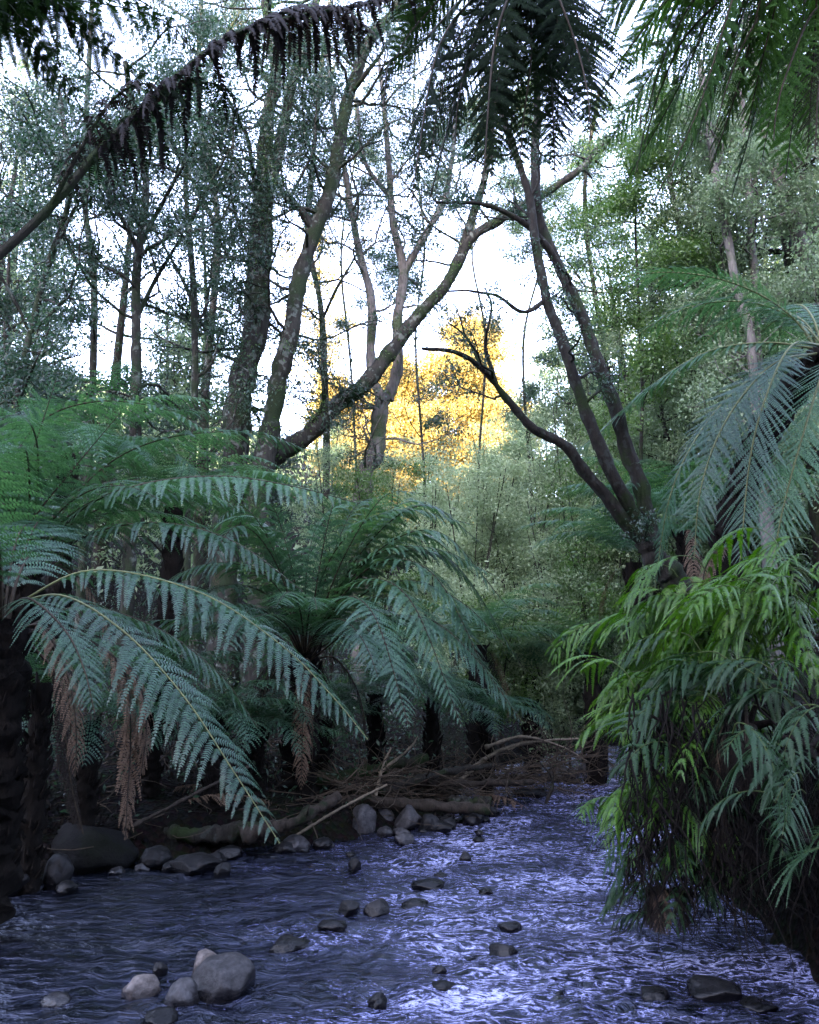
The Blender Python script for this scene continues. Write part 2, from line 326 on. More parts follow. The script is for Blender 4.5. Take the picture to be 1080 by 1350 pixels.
# ------------------------------------------------------------------ fern fronds
def frond(name, ctrl, W, npairs, npin, mat, rmat, parent, rng, droop=.5, fwd=.45, pl=.16, u0=.12, rr=.010, wfrac=.36, peak=.42, rachis=True, tilt=0.0, outdir=None, curl=.2, ragged=.14):
    M = 40
    S_ = spline(ctrl, M); T_ = tangents(S_)
    o = outdir if outdir is not None else (S_[-1]-S_[0])*np.array([1, 1, 0])
    if np.linalg.norm(o) < 1e-3: o = np.array([1., 0, 0])
    o = nrm(o)
    u = u0+(1-u0)*(np.arange(npairs)+.5)/npairs
    fi = u*(M-1)
    P = np.stack([np.interp(fi, np.arange(M), S_[:, k]) for k in range(3)], 1)
    T = nrm(np.stack([np.interp(fi, np.arange(M), T_[:, k]) for k in range(3)], 1))
    S = np.cross(np.broadcast_to(o, T.shape), Z); S = nrm(S-T*np.sum(S*T, 1, keepdims=True))
    if tilt:
        Nn = np.cross(S, T); S = nrm(S*math.cos(tilt)+Nn*math.sin(tilt))
    v0 = (u-u0)/(1-u0)
    prof = np.where(v0 < peak, .45+.55*np.sin(np.clip(v0/peak, 0, 1)*np.pi/2), np.cos(np.clip((v0-peak)/(1-peak), 0, 1)*np.pi/2)**.75)
    Lp = W*np.maximum(prof, .03)*rng.uniform(1-ragged, 1.06, npairs)
    Lside = np.clip(rng.normal(1, ragged*.8, (npairs, 2)), .35, 1.12)*np.where(rng.random((npairs, 2)) < ragged*.35, rng.uniform(.05, .6, (npairs, 2)), 1)
    sg = np.array([1., -1])
    fa = fwd+.15*v0+rng.normal(0, .04, npairs)
    lift = rng.normal(.05, .06, (npairs, 2))
    Nn = np.cross(S, T)
    fa = fa[:, None]+rng.normal(0, .04+ragged*.5, (npairs, 2)); D0 = (S[:, None]*sg[None, :, None]*np.cos(fa)[..., None]+T[:, None]*np.sin(fa)[..., None]+Nn[:, None]*lift[..., None])   # (p,2,3)
    v = (np.arange(npin)+.5)/npin
    dr = droop*rng.uniform(.8, 1.2, (npairs, 2, 1, 1))
    D = nrm(D0[:, :, None]-Z*dr*(v*1.6)[None, None, :, None])                        # (p,2,n,3)
    step = (Lp[:, None]*Lside/npin)[:, :, None, None]
    C = P[:, None, None]+np.cumsum(D*step, axis=2)-D*step*.5
    Q = np.broadcast_to(T[:, None, None], D.shape); Q = nrm(Q-D*np.sum(Q*D, -1, keepdims=True))
    NP = np.cross(D, Q)*sg[None, :, None, None]                                         # upper-side normal
    slen = np.linalg.norm(np.diff(S_, axis=0), axis=1).sum()*(1-u0)/npairs
    ln = (pl*4.2*slen*np.sqrt(Lp/W)[:, None]*np.maximum((1-v[None])**.55, .12)*np.minimum(1, .7+v[None]*3))   # (p,n)
    ln = ln[:, None, :, None]*rng.uniform(.8, 1.12, (npairs, 2, npin, 2))*np.where(rng.random((npairs, 2, npin, 2)) < ragged*.3, .15, 1)
    sd = np.array([1., -1])
    pd = Q[:, :, :, None]*sd[None, None, None, :, None]*.93+D[:, :, :, None]*.36
    hb = (wfrac*step*np.ones((npairs, 2, npin, 1)))[..., None]                      # half base width
    Dd = D[:, :, :, None]; Cc = C[:, :, :, None]
    tip = Cc+pd*ln[..., None]-NP[:, :, :, None]*(ln*curl*rng.uniform(.3, 1.4, ln.shape))[..., None]
    mid = Cc+pd*ln[..., None]*.55
    hb = np.broadcast_to(hb, tip.shape[:-1]+(1,))
    V = np.stack([Cc-Dd*hb+tip*0, Cc+Dd*hb+tip*0, mid+Dd*hb*.95, tip+Dd*hb*.25, mid-Dd*hb*.75], -2).reshape(-1, 3)   # 5 verts
    n = len(V)//5; F = np.arange(n*5).reshape(n, 5)
    o_ = mk(name, V, F, mat, parent)
    if rachis:
        V, F = tube(S_, np.linspace(rr, rr*.25, M), 5)
        # pinna midribs of thin stalk
        o_['_o'] = parent['_o'] if parent is not None else (0, 0, 0)
        mk('rachis', V, F, rmat, o_, True)
    return o_
def arch(base, az, L, e0, e1, rng, n=8, side=0.0, power=1.0):
    """spine of an arching frond: heading az (0 = +X), elevation from e0 to e1"""
    t = np.linspace(0, 1, n); e = e0+(e1-e0)*t**power; a = az+side*t
    d = np.stack([np.cos(e)*np.cos(a), np.cos(e)*np.sin(a), np.sin(e)], 1)*L/(n-1)
    return np.vstack([base, base+np.cumsum(d[:-1], 0)])
def fern_trunk(root, base, top, r, seed, mat=M_FTRUNK, mid=None, k=14):
    rng = np.random.default_rng(seed)
    pts = [base, top] if mid is None else [base, *mid, top]
    P = spline(pts, 40)
    R = r*(1.15-.3*np.linspace(0, 1, 40))
    V, F = tube(P, R, k)
    C = np.repeat(P, k, 0)
    V = C+(V-C)*(1+.28*rng.uniform(-1, 1, len(V)))[:, None]
    mb = MB(); mb.add(V, F)
    L = np.linalg.norm(P[-1]-P[0]); T = tangents(P)
    for i in range(int(60*min(L, 2.5))):                 # old stalk stubs
        j = rng.integers(4, 39); a = rng.uniform(0, 2*np.pi)
        d = np.array([math.cos(a), math.sin(a), 0])
        p = P[j]+d*R[j]*.9
        q = p+d*.05*rng.uniform(.4, 1.3)+T[j]*rng.uniform(.03, .14)
        mb.add(*tube(np.array([p, (p+q)/2+d*.01, q]), [.016, .012, .004], 4))
    mb.build('trunk', mat, root)
def tree_fern(label, base, crown, r, seed, n=14, L=1.8, W=.32, explicit=(), npairs=30, npin=9, e0=(55, 78), e1=(-50, -15), mat=None, rmat=None,
              rachis=False, droop=.5, az=(0, 360), dead=0, skirt=0, mid=None, group='tree ferns along the stream', rr=.011, name='tree_fern', pl=.15, fwd=.45, wf=.36):
    rng = np.random.default_rng(seed); mat = mat or M_FERN; rmat = rmat or M_RACHISD
    base = np.asarray(base, float); crown = np.asarray(crown, float)
    t = thing(name, base, label, 'tree fern', group)
    fern_trunk(t, base, crown, r, seed, mid=mid)
    for ex in explicit:
        ctrl, kw = ex
        d = dict(W=W, npairs=40, npin=24, mat=mat, rmat=rmat, droop=droop, rr=rr, pl=pl, fwd=fwd, wfrac=wf); d.update(kw)
        nm = 'dead_frond' if d['mat'] in (M_DEAD, M_DEADD) else 'frond'
        lab = d.pop('label', None)
        f = frond(nm, AT(ctrl), d.pop('W'), d.pop('npairs'), d.pop('npin'), d.pop('mat'), d.pop('rmat'), t, rng, **d)
        if lab: f['label'] = lab
    for i in range(n):
        a = rad(az[0]+(az[1]-az[0])*(i+rng.uniform(-.35, .35))/n)
        l = L*rng.uniform(.8, 1.12)
        sp = arch(crown+np.array([math.cos(a), math.sin(a), 0])*r*.5, a, l, rad(rng.uniform(*e0)), rad(rng.uniform(*e1)), rng, side=rng.normal(0, .25), power=.8)
        frond('frond', sp, W*rng.uniform(.85, 1.1), npairs, npin, mat, rmat, t, rng, droop=droop*rng.uniform(.7, 1.3), rr=rr, rachis=rachis, pl=pl, fwd=fwd, wfrac=wf)
    for i in range(dead):
        a = rng.uniform(0, 2*np.pi); l = L*rng.uniform(.5, .8)
        sp = arch(crown+np.array([math.cos(a), math.sin(a), -.5])*r*.8, a, l, rad(rng.uniform(-20, 10)), rad(-95), rng, power=.4)
        frond('dead_frond', sp, W*.5, npairs, npin, M_DEADD if rng.random() < .6 else M_DEAD, rmat, t, rng, droop=1.5, rr=rr, rachis=rachis, pl=.12)
    return t

# ---- the big fern at the left edge
cA = at(5, 815, 4.9); bA = np.array([cA[0]-.05, cA[1]+.1, .1])
tree_fern('big near tree fern at the left edge, brown dead frond beside its trunk', bA, cA, .16, 11, n=15, L=1.9, W=.40, npairs=28, npin=16, dead=5, az=(90, 300), rachis=True, rmat=M_RACHISD, explicit=[
    ([(10, 800, 4.95), (80, 785, 4.75), (160, 830, 4.5), (240, 915, 4.3), (310, 1020, 4.15), (369, 1112, 4.05)], dict(W=.37, droop=.85, rmat=M_RACHIS, npairs=38, npin=24, rr=.009, tilt=-.35)),
    ([(15, 800, 5.1), (120, 752, 5.1), (260, 780, 5.0), (370, 850, 4.85), (440, 920, 4.75), (485, 975, 4.7)], dict(W=.42, droop=.9, rmat=M_RACHIS, npairs=38, npin=24, rr=.009, tilt=-.25)),
    ([(10, 800, 4.8), (40, 790, 4.5), (85, 830, 4.3), (110, 880, 4.2), (125, 940, 4.15)], dict(W=.26, droop=.7, tilt=-.2, npairs=36)),
    ([(30, 830, 5.0), (110, 800, 5.2), (210, 830, 5.3), (290, 890, 5.3), (340, 960, 5.3)], dict(W=.36, droop=.6)),
    ([(20, 840, 5.0), (80, 830, 4.8), (145, 862, 4.6), (168, 900, 4.55), (172, 980, 4.52), (168, 1050, 4.52), (165, 1108, 4.52)], dict(W=.25, droop=1.0, mat=M_DEAD, rmat=M_WOOD, npairs=34, npin=14, pl=.22, ragged=.3, fwd=.8, u0=.4, curl=.6, label='rusty brown dead frond hanging limp over the water edge')),
    ([(150, 868, 4.6), (175, 885, 4.58), (190, 925, 4.56), (192, 970, 4.55), (186, 1020, 4.55)], dict(W=.2, droop=1.0, mat=M_DEAD, rmat=M_WOOD, npairs=26, npin=12, pl=.25, ragged=.3, fwd=.8, u0=.1, curl=.6)),
    ([(40, 850, 5.0), (75, 890, 4.95), (85, 960, 4.9), (95, 1040, 4.9), (110, 1100, 4.9)], dict(W=.16, droop=1.6, mat=M_DEADD, npairs=28, npin=10, pl=.22, u0=.2, curl=.6)),
])
# ---- the taller fern behind it
cD = at(35, 742, 6.6); bD = np.array([cD[0], cD[1], .3])
tree_fern('tall tree fern on the left bank holding one long frond flat above its neighbours', bD, cD, .15, 23, n=20, L=2.1, W=.40, npairs=28, npin=15, dead=3, rachis=True, explicit=[
    ([(45, 740, 6.5), (110, 670, 6.2), (190, 638, 6.0), (290, 628, 5.8), (380, 640, 5.6), (475, 664, 5.45)], dict(W=.42, droop=.8, tilt=-.3, rr=.012)),
    ([(45, 745, 6.5), (130, 700, 6.0), (220, 690, 5.8), (310, 715, 5.6), (400, 780, 5.5)], dict(W=.38, droop=1.0)),
    ([(0, 760, 6.2), (20, 670, 6.2), (45, 590, 6.25), (75, 498, 6.3)], dict(W=.45, droop=.25, tilt=.5)),
    ([(0, 770, 6.0), (40, 690, 6.0), (95, 620, 6.05), (158, 545, 6.1)], dict(W=.45, droop=.3, tilt=.4)),
    ([(40, 740, 6.6), (120, 630, 6.8), (210, 580, 6.9), (330, 570, 6.9), (420, 600, 6.9)], dict(W=.42, droop=.5)),
    ([(-20, 700, 6.6), (40, 570, 6.6), (120, 530, 6.6), (220, 540, 6.5), (290, 580, 6.4)], dict(W=.42, droop=.4)),
])
# ---- the middle fern, low crown arching over the debris bank
cB = at(402, 860, 8.0); bB = np.array([cB[0]-.05, cB[1]+.1, .25])
tree_fern('wide low tree fern in the middle whose fronds fan out right over the driftwood', bB, cB, .15, 31, n=20, L=1.8, W=.38, npairs=34, npin=15, dead=9, rachis=True, az=(20, 330), e1=(-75, -15), e0=(25, 80), explicit=[
    ([(405, 860, 8), (425, 760, 8), (465, 700, 7.9), (530, 672, 7.8), (625, 692, 7.7)], dict(W=0.38, npin=18, npairs=44, wfrac=.42)),
    ([(405, 860, 8), (450, 770, 7.9), (510, 725, 7.7), (580, 725, 7.6), (655, 760, 7.5)], dict(W=0.38, npin=18, npairs=44, wfrac=.42)),
    ([(410, 865, 8), (470, 790, 7.8), (540, 765, 7.5), (610, 795, 7.3), (665, 850, 7.2)], dict(W=0.4, npin=18, npairs=44, wfrac=.42)),
    ([(410, 870, 7.9), (480, 820, 7.6), (560, 815, 7.3), (625, 865, 7.1), (690, 955, 7.0)], dict(W=0.4, npin=18, npairs=44, wfrac=.42)),
    ([(400, 860, 8), (385, 760, 8.1), (360, 700, 8.2), (320, 680, 8.2), (250, 710, 8.2)], dict(W=0.36, npin=18, npairs=44, wfrac=.42)),
    ([(400, 860, 8), (405, 750, 8.1), (420, 690, 8.2), (450, 665, 8.3), (500, 660, 8.3)], dict(W=0.36, npin=18, npairs=44, wfrac=.42)),
    ([(400, 862, 7.9), (370, 780, 7.6), (320, 745, 7.3), (250, 750, 7.1), (180, 800, 7.0)], dict(W=0.38, npin=18, npairs=44, wfrac=.42)),
    ([(410, 868, 7.9), (450, 820, 7.4), (510, 850, 7.0), (560, 920, 6.8)], dict(W=.34, npin=18, npairs=44, wfrac=.42)),
    *[([(405, 862, 8), (405+(tx-405)*.3, 862+(ty-862)*.3-h, 8-dy*.3), (405+(tx-405)*.65, 862+(ty-862)*.65-h*1.15, 8-dy*.7), (tx, ty, 8-dy)], dict(W=.40, npin=18, npairs=42, wfrac=.42)) for tx, ty, h, dy in ((600, 680, 70, -.3), (560, 650, 60, .5), (640, 720, 90, .2), (670, 800, 105, .6), (690, 880, 120, .2), (660, 930, 130, .9), (610, 960, 120, 1.2), (540, 960, 100, 1.5), (455, 640, 40, .3), (500, 655, 50, -.4), (340, 660, 50, .4), (280, 690, 70, .8), (260, 780, 100, 1.0), (630, 760, 80, -.5))],
])
# ---- further ferns on the left bank
for (px, py, Y, L, n, seed, W, lab) in [
    (630, 850, 10.4, 1.6, 22, 41, .30, 'blue-green tree fern farther back, right of the wide middle fern by the stream bend'),
    (495, 915, 8.9, 1.0, 18, 42, .22, 'small tree fern with a bronze crown low behind the driftwood bank'),
    (340, 960, 7.7, 1.0, 18, 43, .22, 'small dark fern under the middle fern just above the logs'),
    (230, 670, 9.5, 1.9, 24, 44, .36, 'tree fern behind the flat held frond, in front of the thickest trunk'),
    (90, 600, 9.0, 2.0, 24, 45, .38, 'pale tree fern highest on the left bank, level with the left tree trunks'),
    (120, 950, 6.6, .95, 16, 46, .22, 'small fern in the dark gap below the left tree ferns'),
    (205, 900, 7.4, 1.1, 18, 48, .24, 'shaded fern behind the two long drooping fronds, left of the middle fern trunk'),
    (285, 945, 7.3, .9, 16, 49, .2, 'low shaded fern directly above the thick dark log'),
    (425, 950, 8.5, 1.0, 18, 50, .22, 'dark fern in front of the middle fern trunk'),
    (570, 925, 9.2, 1.0, 18, 52, .22, 'shaded fern between the bronze crowned fern and the little fern at the bend'),
    (55, 900, 5.9, .9, 16, 53, .2, 'small fern peeping out right beside the black left edge trunk'),
    (640, 940, 9.6, .9, 16, 47, .2, 'little fern beside the twig pile at the stream bend'),
]:
    c = at(px, py, Y); tree_fern(lab, (c[0], c[1], min(tz(c[0], c[1]), c[2]-.15)), c, .12 if L > 1.2 else .07, seed, n=n, L=L, W=W, npairs=32 if L > 1.2 else 22, npin=11 if L > 1.2 else 8, dead=6 if L > 1.2 else 0, e0=(15, 78), e1=(-75, -15),
        mat=M_FERN2 if seed == 99 else M_FERN)
# ---- the right hand fern
cE = at(1088, 462, 6.0); bE = at(962, 800, 6.6)
tree_fern('tall tree fern at the right edge with broad fronds hanging straight down above the bank', bE, cE, .12, 51, n=9, L=1.9, W=.40, npairs=42, npin=18, dead=0, rachis=True, az=(-60, 200), mid=[at(965, 690, 6.6), at(1010, 570, 6.4)], rmat=M_RACHIS, explicit=[
    ([(1080, 460, 6), (1010, 452, 6.1), (930, 465, 6.2), (850, 515, 6.6), (785, 575, 7.1), (728, 612, 7.5)], dict(W=.38, droop=.45, tilt=.4, npairs=46)),
    ([(1082, 465, 6), (1020, 480, 5.6), (960, 550, 5.5), (925, 640, 5.45), (915, 740, 5.5)], dict(W=.36, droop=.2, tilt=.5, npairs=48, fwd=.65)),
    ([(1075, 465, 6), (990, 500, 5.9), (930, 560, 5.9), (885, 650, 5.95), (862, 780, 6.3)], dict(W=.30, droop=.4, tilt=.35, npin=22, npairs=46)),
    ([(1080, 455, 5.9), (1045, 455, 5.6), (1015, 510, 5.4), (990, 600, 5.35), (975, 750, 5.35)], dict(W=.46, droop=.12, npin=24, npairs=56, pl=.13, ragged=.06, wfrac=.4, fwd=.75, rr=.012)),
    ([(1095, 470, 5.9), (1085, 490, 5.5), (1060, 570, 5.3), (1035, 660, 5.25), (1015, 760, 5.25)], dict(W=.44, droop=.12, npin=24, npairs=56, pl=.13, ragged=.06, wfrac=.4, fwd=.75, rr=.012)),
    ([(1085, 455, 6), (1060, 430, 6.1), (1030, 420, 6.3), (1000, 440, 6.5)], dict(W=.3)),
    ([(965, 720, 6.4), (945, 725, 6.2), (930, 750, 6.1), (925, 790, 6.05)], dict(W=.14, mat=M_DEAD, rmat=M_WOOD, npairs=20, npin=9, droop=1.4, pl=.25, curl=.6, label='short rusty dead frond hanging at the trunk')),
])
for (px, py, Y, L, n, seed, W, lab) in [
    (835, 742, 8.6, 1.35, 18, 61, .27, 'grey-green tree fern behind the leaning dark tree on the right bank'),
    (905, 700, 8.0, 1.5, 18, 62, .3, 'tree fern between the leaning dark tree and the right edge fern'),
    (700, 890, 11.5, 1.2, 18, 63, .22, 'small tree fern on the far bank where the stream bends away'),
    (780, 860, 10.5, 1.0, 16, 64, .2, 'fresh green fern on the far bank beyond the bank bush'),
]:
    c = at(px, py, Y); tree_fern(lab, (c[0], c[1], min(tz(c[0], c[1]), c[2]-.2)), c, .10, seed, n=n, L=L, W=W, npairs=30, npin=11, dead=2, mat=M_FERN2 if seed == 64 else M_FERN)
# ---- ferns leaning overhead, their trunks beside the camera
c1 = at(700, -110, 4.0)
tree_fern('dark overhead tree fern, its fronds hanging in a black fan from the top', (2.75, 1.7, 1.3), c1, .12, 71, n=0, L=1.5, W=.32, npairs=34, npin=16, e0=(0, 35), e1=(-85, -60), az=(100, 420), mid=[(2.6, 2.2, 3.6), (2.0, 3.0, 5.3)], mat=M_FERNSIL, rachis=True, droop=.35, pl=.19, wf=.5, explicit=[
    *[([(700, -90, 4), (700+dx*.4, -20, 3.9-dy), (700+dx*.8, 60, 3.85-dy), (700+dx, ty-60, 3.8-dy), (700+dx*1.05, ty, 3.8-dy)], dict(W=.27, ragged=.3)) for dx, ty, dy in ((-150, 275, .2), (-125, 215, -.45), (-60, 260, .5), (30, 235, -.1), (-95, 190, .15), (-25, 210, -.3), (55, 140, .2), (75, 185, .5), (-185, 140, .4))],
    ([(695, -90, 4), (650, -10, 3.9), (610, 100, 3.85), (585, 190, 3.85), (565, 270, 3.9)], dict(W=.30)),
    ([(700, -90, 4), (680, 0, 3.8), (660, 90, 3.7), (650, 170, 3.7), (648, 235, 3.7)], dict(W=.30)),
    ([(705, -90, 4), (700, 0, 3.75), (700, 80, 3.7), (690, 160, 3.65), (685, 225, 3.65)], dict(W=.26)),
    ([(710, -90, 4), (745, -20, 3.8), (770, 50, 3.7), (780, 110, 3.6), (775, 170, 3.6)], dict(W=.34)),
    ([(690, -100, 4), (620, -40, 4.1), (560, 20, 4.2), (530, 60, 4.2), (505, 120, 4.2)], dict(W=.26)),
    ([(700, -90, 4), (665, -20, 4.2), (630, 60, 4.3), (600, 130, 4.4), (570, 180, 4.4)], dict(W=.28)),
    ([(705, -90, 4), (720, 0, 4.2), (735, 90, 4.25), (735, 150, 4.3), (730, 200, 4.3)], dict(W=.28)),
    ([(700, -110, 4), (640, -90, 4.1), (580, -40, 4.2), (545, 30, 4.3), (540, 100, 4.3)], dict(W=.26)),
])
c2 = at(1105, -5, 3.7)
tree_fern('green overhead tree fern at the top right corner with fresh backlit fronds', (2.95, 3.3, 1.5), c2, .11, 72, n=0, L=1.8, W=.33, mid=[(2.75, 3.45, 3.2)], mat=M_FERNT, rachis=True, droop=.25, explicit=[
    *[([(1095, -10, 3.7), (1095+dx*.4, -70, 3.7+dy), (1095+dx*.75, ty-120, 3.8+dy), (1095+dx, ty, 3.9+dy)], dict(W=.34, wfrac=.5, pl=.18, fwd=.6)) for dx, ty, dy in ((-270, 240, .2), (-235, 270, -.3), (-180, 190, .1), (-130, 260, .0), (-90, 210, .5), (-320, 150, -.2), (-280, 110, .5), (-200, 230, -.1), (-300, 200, .5), (-160, 230, -.25), (-110, 170, -.3), (-60, 240, .4), (-30, 200, -.2), (-340, 100, .3))],
    ([(1095, -10, 3.7), (1010, -60, 3.7), (930, -20, 3.7), (870, 90, 3.75), (838, 230, 3.8)], dict(W=.34, fwd=.6)),
    ([(1090, -5, 3.7), (990, -20, 3.75), (910, 40, 3.8), (870, 120, 3.9), (850, 190, 3.9)], dict(W=.30, fwd=.6)),
    ([(1090, -5, 3.7), (1030, -10, 3.5), (985, 50, 3.45), (960, 110, 3.4), (945, 165, 3.4)], dict(W=.30, fwd=.6)),
    ([(1100, 0, 3.7), (1070, 20, 3.5), (1040, 90, 3.4), (1025, 140, 3.4), (1020, 185, 3.4)], dict(W=.28, fwd=.6)),
    ([(1110, 0, 3.7), (1095, 40, 3.5), (1080, 110, 3.4), (1075, 200, 3.4)], dict(W=.26, mat=M_DEADD)),
    ([(1090, -30, 3.7), (960, -120, 3.8), (850, -80, 3.9), (790, 20, 4.0), (770, 120, 4.0)], dict(W=.34)),
    ([(1095, -30, 3.7), (1000, -140, 3.9), (900, -130, 4.1), (830, -20, 4.2), (800, 80, 4.3)], dict(W=.34)),
])
# ---- fern out of frame on the left, one huge frond crossing the sky
c3 = at(-160, 480, 2.6)
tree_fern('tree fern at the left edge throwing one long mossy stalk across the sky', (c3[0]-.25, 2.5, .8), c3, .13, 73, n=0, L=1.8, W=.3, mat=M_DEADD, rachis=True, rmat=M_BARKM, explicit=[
    ([(-160, 470, 2.6), (-60, 385, 2.65), (0, 335, 2.7), (70, 270, 2.75), (130, 200, 2.8), (180, 150, 2.8), (240, 95, 2.85), (310, 45, 2.9), (400, 20, 3.0), (500, 2, 3.1), (620, -30, 3.2)],
        dict(W=.31, droop=1.7, u0=.36, rr=.02, npairs=56, npin=20, pl=.22, fwd=.3, peak=.12, wfrac=.5, curl=.6, ragged=.5, label='long arching stalk with dark withered leaflets hanging from it')),
    ([(60, 285, 2.75), (120, 205, 2.85), (180, 150, 2.9), (250, 110, 2.95), (300, 120, 3.0), (320, 170, 3.0)], dict(W=.30, droop=1.5, rr=.01, u0=.15, npairs=24, pl=.17, wfrac=.4, curl=.5, ragged=.5, mat=M_FERNSIL)),
    ([(60, 285, 2.75), (110, 190, 2.7), (150, 130, 2.7), (190, 110, 2.7), (220, 130, 2.75)], dict(W=.26, droop=1.6, rr=.01, u0=.15, npairs=20, pl=.17, wfrac=.4, curl=.5, ragged=.6)),
    ([(300, 50, 2.9), (380, 15, 3.1), (450, 20, 3.2), (500, 60, 3.3)], dict(W=.3, droop=1.6, rr=.01, u0=.1, npairs=22, pl=.2, wfrac=.5)),
    ([(-160, 470, 2.6), (-120, 250, 2.7), (-60, 90, 2.8), (20, -20, 2.9), (110, -40, 3.0), (200, 10, 3.1)], dict(W=.30, mat=M_FERNSIL, droop=.8, rr=.012, wfrac=.5, pl=.19)),
    *[([(-160, 470, 2.6), (-170, 220, 2.8), (-120, 40+k*10, 2.9), (-40+k*22, -30+k*8, 3.0+k*.12), (40+k*40, 40-k*5+(k%2)*60, 3.1+k*.15), (60+k*50, 110+(k%2)*50-k*10, 3.1+k*.15)], dict(W=.30, mat=M_FERNSIL, droop=.7, rr=.01, wfrac=.5, pl=.19, ragged=.25)) for k in range(5)],
    ([(-160, 470, 2.6), (-160, 250, 2.8), (-120, 80, 2.9), (-40, 20, 3.0), (40, 60, 3.1), (90, 130, 3.1)], dict(W=.28, mat=M_FERNSIL, droop=.6, rr=.012, wfrac=.5, pl=.19)),
    ([(-160, 470, 2.6), (-170, 250, 2.9), (-120, 40, 3.1), (-20, -60, 3.3), (90, -60, 3.5)], dict(W=.30, mat=M_FERNSIL, droop=.6, rr=.012, wfrac=.5, pl=.19)),
])

# ------------------------------------------------------------------ trees and shrubs
LEAFX = 2.7
def leaves(C, l, wd, rng, down=.3):
    n = len(C)
    d = rng.normal(0, 1, (n, 3)); d[:, 2] -= down*1.5; d = nrm(d)
    s = nrm(np.cross(d, rng.normal(0, 1, (n, 3))))
    sc_ = rng.uniform(.6, 1.25, n)[:, None]; l = l*sc_; wd = wd*sc_
    V = np.stack([C, C+d*l*.45+s*wd*.5, C+d*l, C+d*l*.45-s*wd*.5], 1).reshape(-1, 3)
    return V, np.arange(4*n).reshape(n, 4)
def wander(p, d, L, n, rng, jit=.25, up=.0):
    P = [p]; d = d/np.linalg.norm(d)
    for i in range(n-1):
        d = d+rng.normal(0, jit, 3)+Z*up; d = d/np.linalg.norm(d); P.append(P[-1]+d*L/(n-1))
    return np.array(P)
def tree(name, label, cat, stems, seed, bark, leafm, nbr=14, L=2.0, nleaf=6000, ll=.06, lw=.028, tmin=.35, group=None, spread=.14, k=8, up=.05, nsub=5, trunk_sides=14, amp=.2, clump=.55, flat=0.55, climb=0):
    """stems: list of (points, r0, r1); the first is the trunk, the others limbs"""
    rng = np.random.default_rng(seed)
    base = stems[0][0][0]
    t = thing(name, base, label, cat, group)
    hosts = []
    for i, (pts, r0, r1) in enumerate(stems):
        n = max(10, (12 if r0 > .1 else 6)*len(pts)); P = spline(pts, n)
        P = P+np.array([[mnoise.noise(Vector((z*.9, seed*3.1+i, c*7.7))) for c in range(3)] for z in np.linspace(0, len(pts)*1.2, n)])*max(r0, .04)*.4
        V, F = rough_tube(P, np.linspace(r0, r1, n)*(1+.06*rng.normal(0, 1, n)), trunk_sides if i == 0 else k, rng, amp, 1.5/max(r0, .03)*.4)
        mk('trunk' if i == 0 else 'limb', V, F, bark, t, True)
        hosts.append((P, np.linspace(r0, r1, n), np.linalg.norm(np.diff(P, axis=0), axis=1).sum()))
    if climb:                                  # epiphytes and moss tufts growing on the bark
        C = []
        for P, R_, LL in hosts[:3]:
            for q in range(int(climb*LL)):
                j = rng.integers(0, len(P)-1)
                if mnoise.noise(Vector(P[j]*.8+seed)) < rng.uniform(-.3, .35): continue
                m_ = int(rng.integers(6, 26)); o = nrm(rng.normal(0, 1, 3)*np.array([1, 1, .2]))
                C.append(P[j]+o*R_[j]+rng.normal(0, .05+R_[j]*.25, (m_, 3)))
        if C:
            V, F = leaves(np.vstack(C), .055, .026, rng, down=.6); mk('climbing_foliage', V, F, M_LF_GREEN, t)
    wts = np.array([h[2] for h in hosts]); wts = wts/wts.sum()
    tw = MB(); tips = []
    for _ in range(nbr):
        P, R, LL = hosts[rng.choice(len(hosts), p=wts)]
        lo = tmin if P is hosts[0][0] else .25
        j = int(rng.uniform(lo, 1)*(len(P)-1))
        a = rng.uniform(0, 2*np.pi); d = np.array([math.cos(a), math.sin(a), rng.uniform(-.1, .9)])
        l1 = L*rng.uniform(.5, 1.15)
        B = wander(P[j], d, l1, 8, rng, .28, up)
        r = min(R[j]*.5, .012*L+.006)
        tw.add(*tube(B, np.linspace(r, r*.3, 8), 5))
        for q in range(nsub):
            jj = rng.integers(2, 8); l2 = l1*rng.uniform(.25, .55)
            d2 = (B[jj]-B[jj-1]); d2 = d2/np.linalg.norm(d2)*.5+rng.normal(0, .6, 3)*np.array([1, 1, flat])
            B2 = wander(B[jj], d2, l2, 6, rng, .3, 0)
            tw.add(*tube(B2, np.linspace(r*.45, r*.15, 6), 3))
            for s in range(3):
                j3 = rng.integers(1, 6)
                B3 = wander(B2[j3], rng.normal(0, 1, 3)*np.array([1, 1, flat]), l2*.45, 4, rng, .3, -.02)
                tw.add(*tube(B3, np.linspace(r*.2, r*.1, 4), 3))
                if rng.random() < clump+.25: tips.append(B3)
            if rng.random() < clump+.25: tips.append(B2[2:])
    nleaf = int(nleaf*LEAFX); 
    if nleaf and tips:
        cnt = np.array([len(b) for b in tips]); wt = rng.gamma(1.2, 1, len(tips)); wt /= wt.sum()
        pick = rng.choice(len(tips), nleaf, p=wt)
        tt = rng.random(nleaf); C = np.empty((nleaf, 3))
        for i, pk in enumerate(pick):
            b = tips[pk]; f = tt[i]*(len(b)-1); q = int(f); C[i] = b[q]+(b[min(q+1, len(b)-1)]-b[q])*(f-q)
        C = C+rng.normal(0, spread, C.shape)*np.array([1, 1, .6])
        V, F = leaves(C, ll, lw, rng)
        cr = mk('crown', V, F, leafm, t); cr['_o'] = t['_o']
        tw.build('twigs', bark, cr)
    elif tw.n:
        tw.build('twigs', bark, t)
    return t
def gz(p):
    """drop the first point of a stem to the ground"""
    p = np.array(p); g = np.array([p[0][0], p[0][1]+.0, tz(p[0][0], p[0][1])-.1])
    return np.vstack([g, p]) if p[0][2]-g[2] > .3 else p
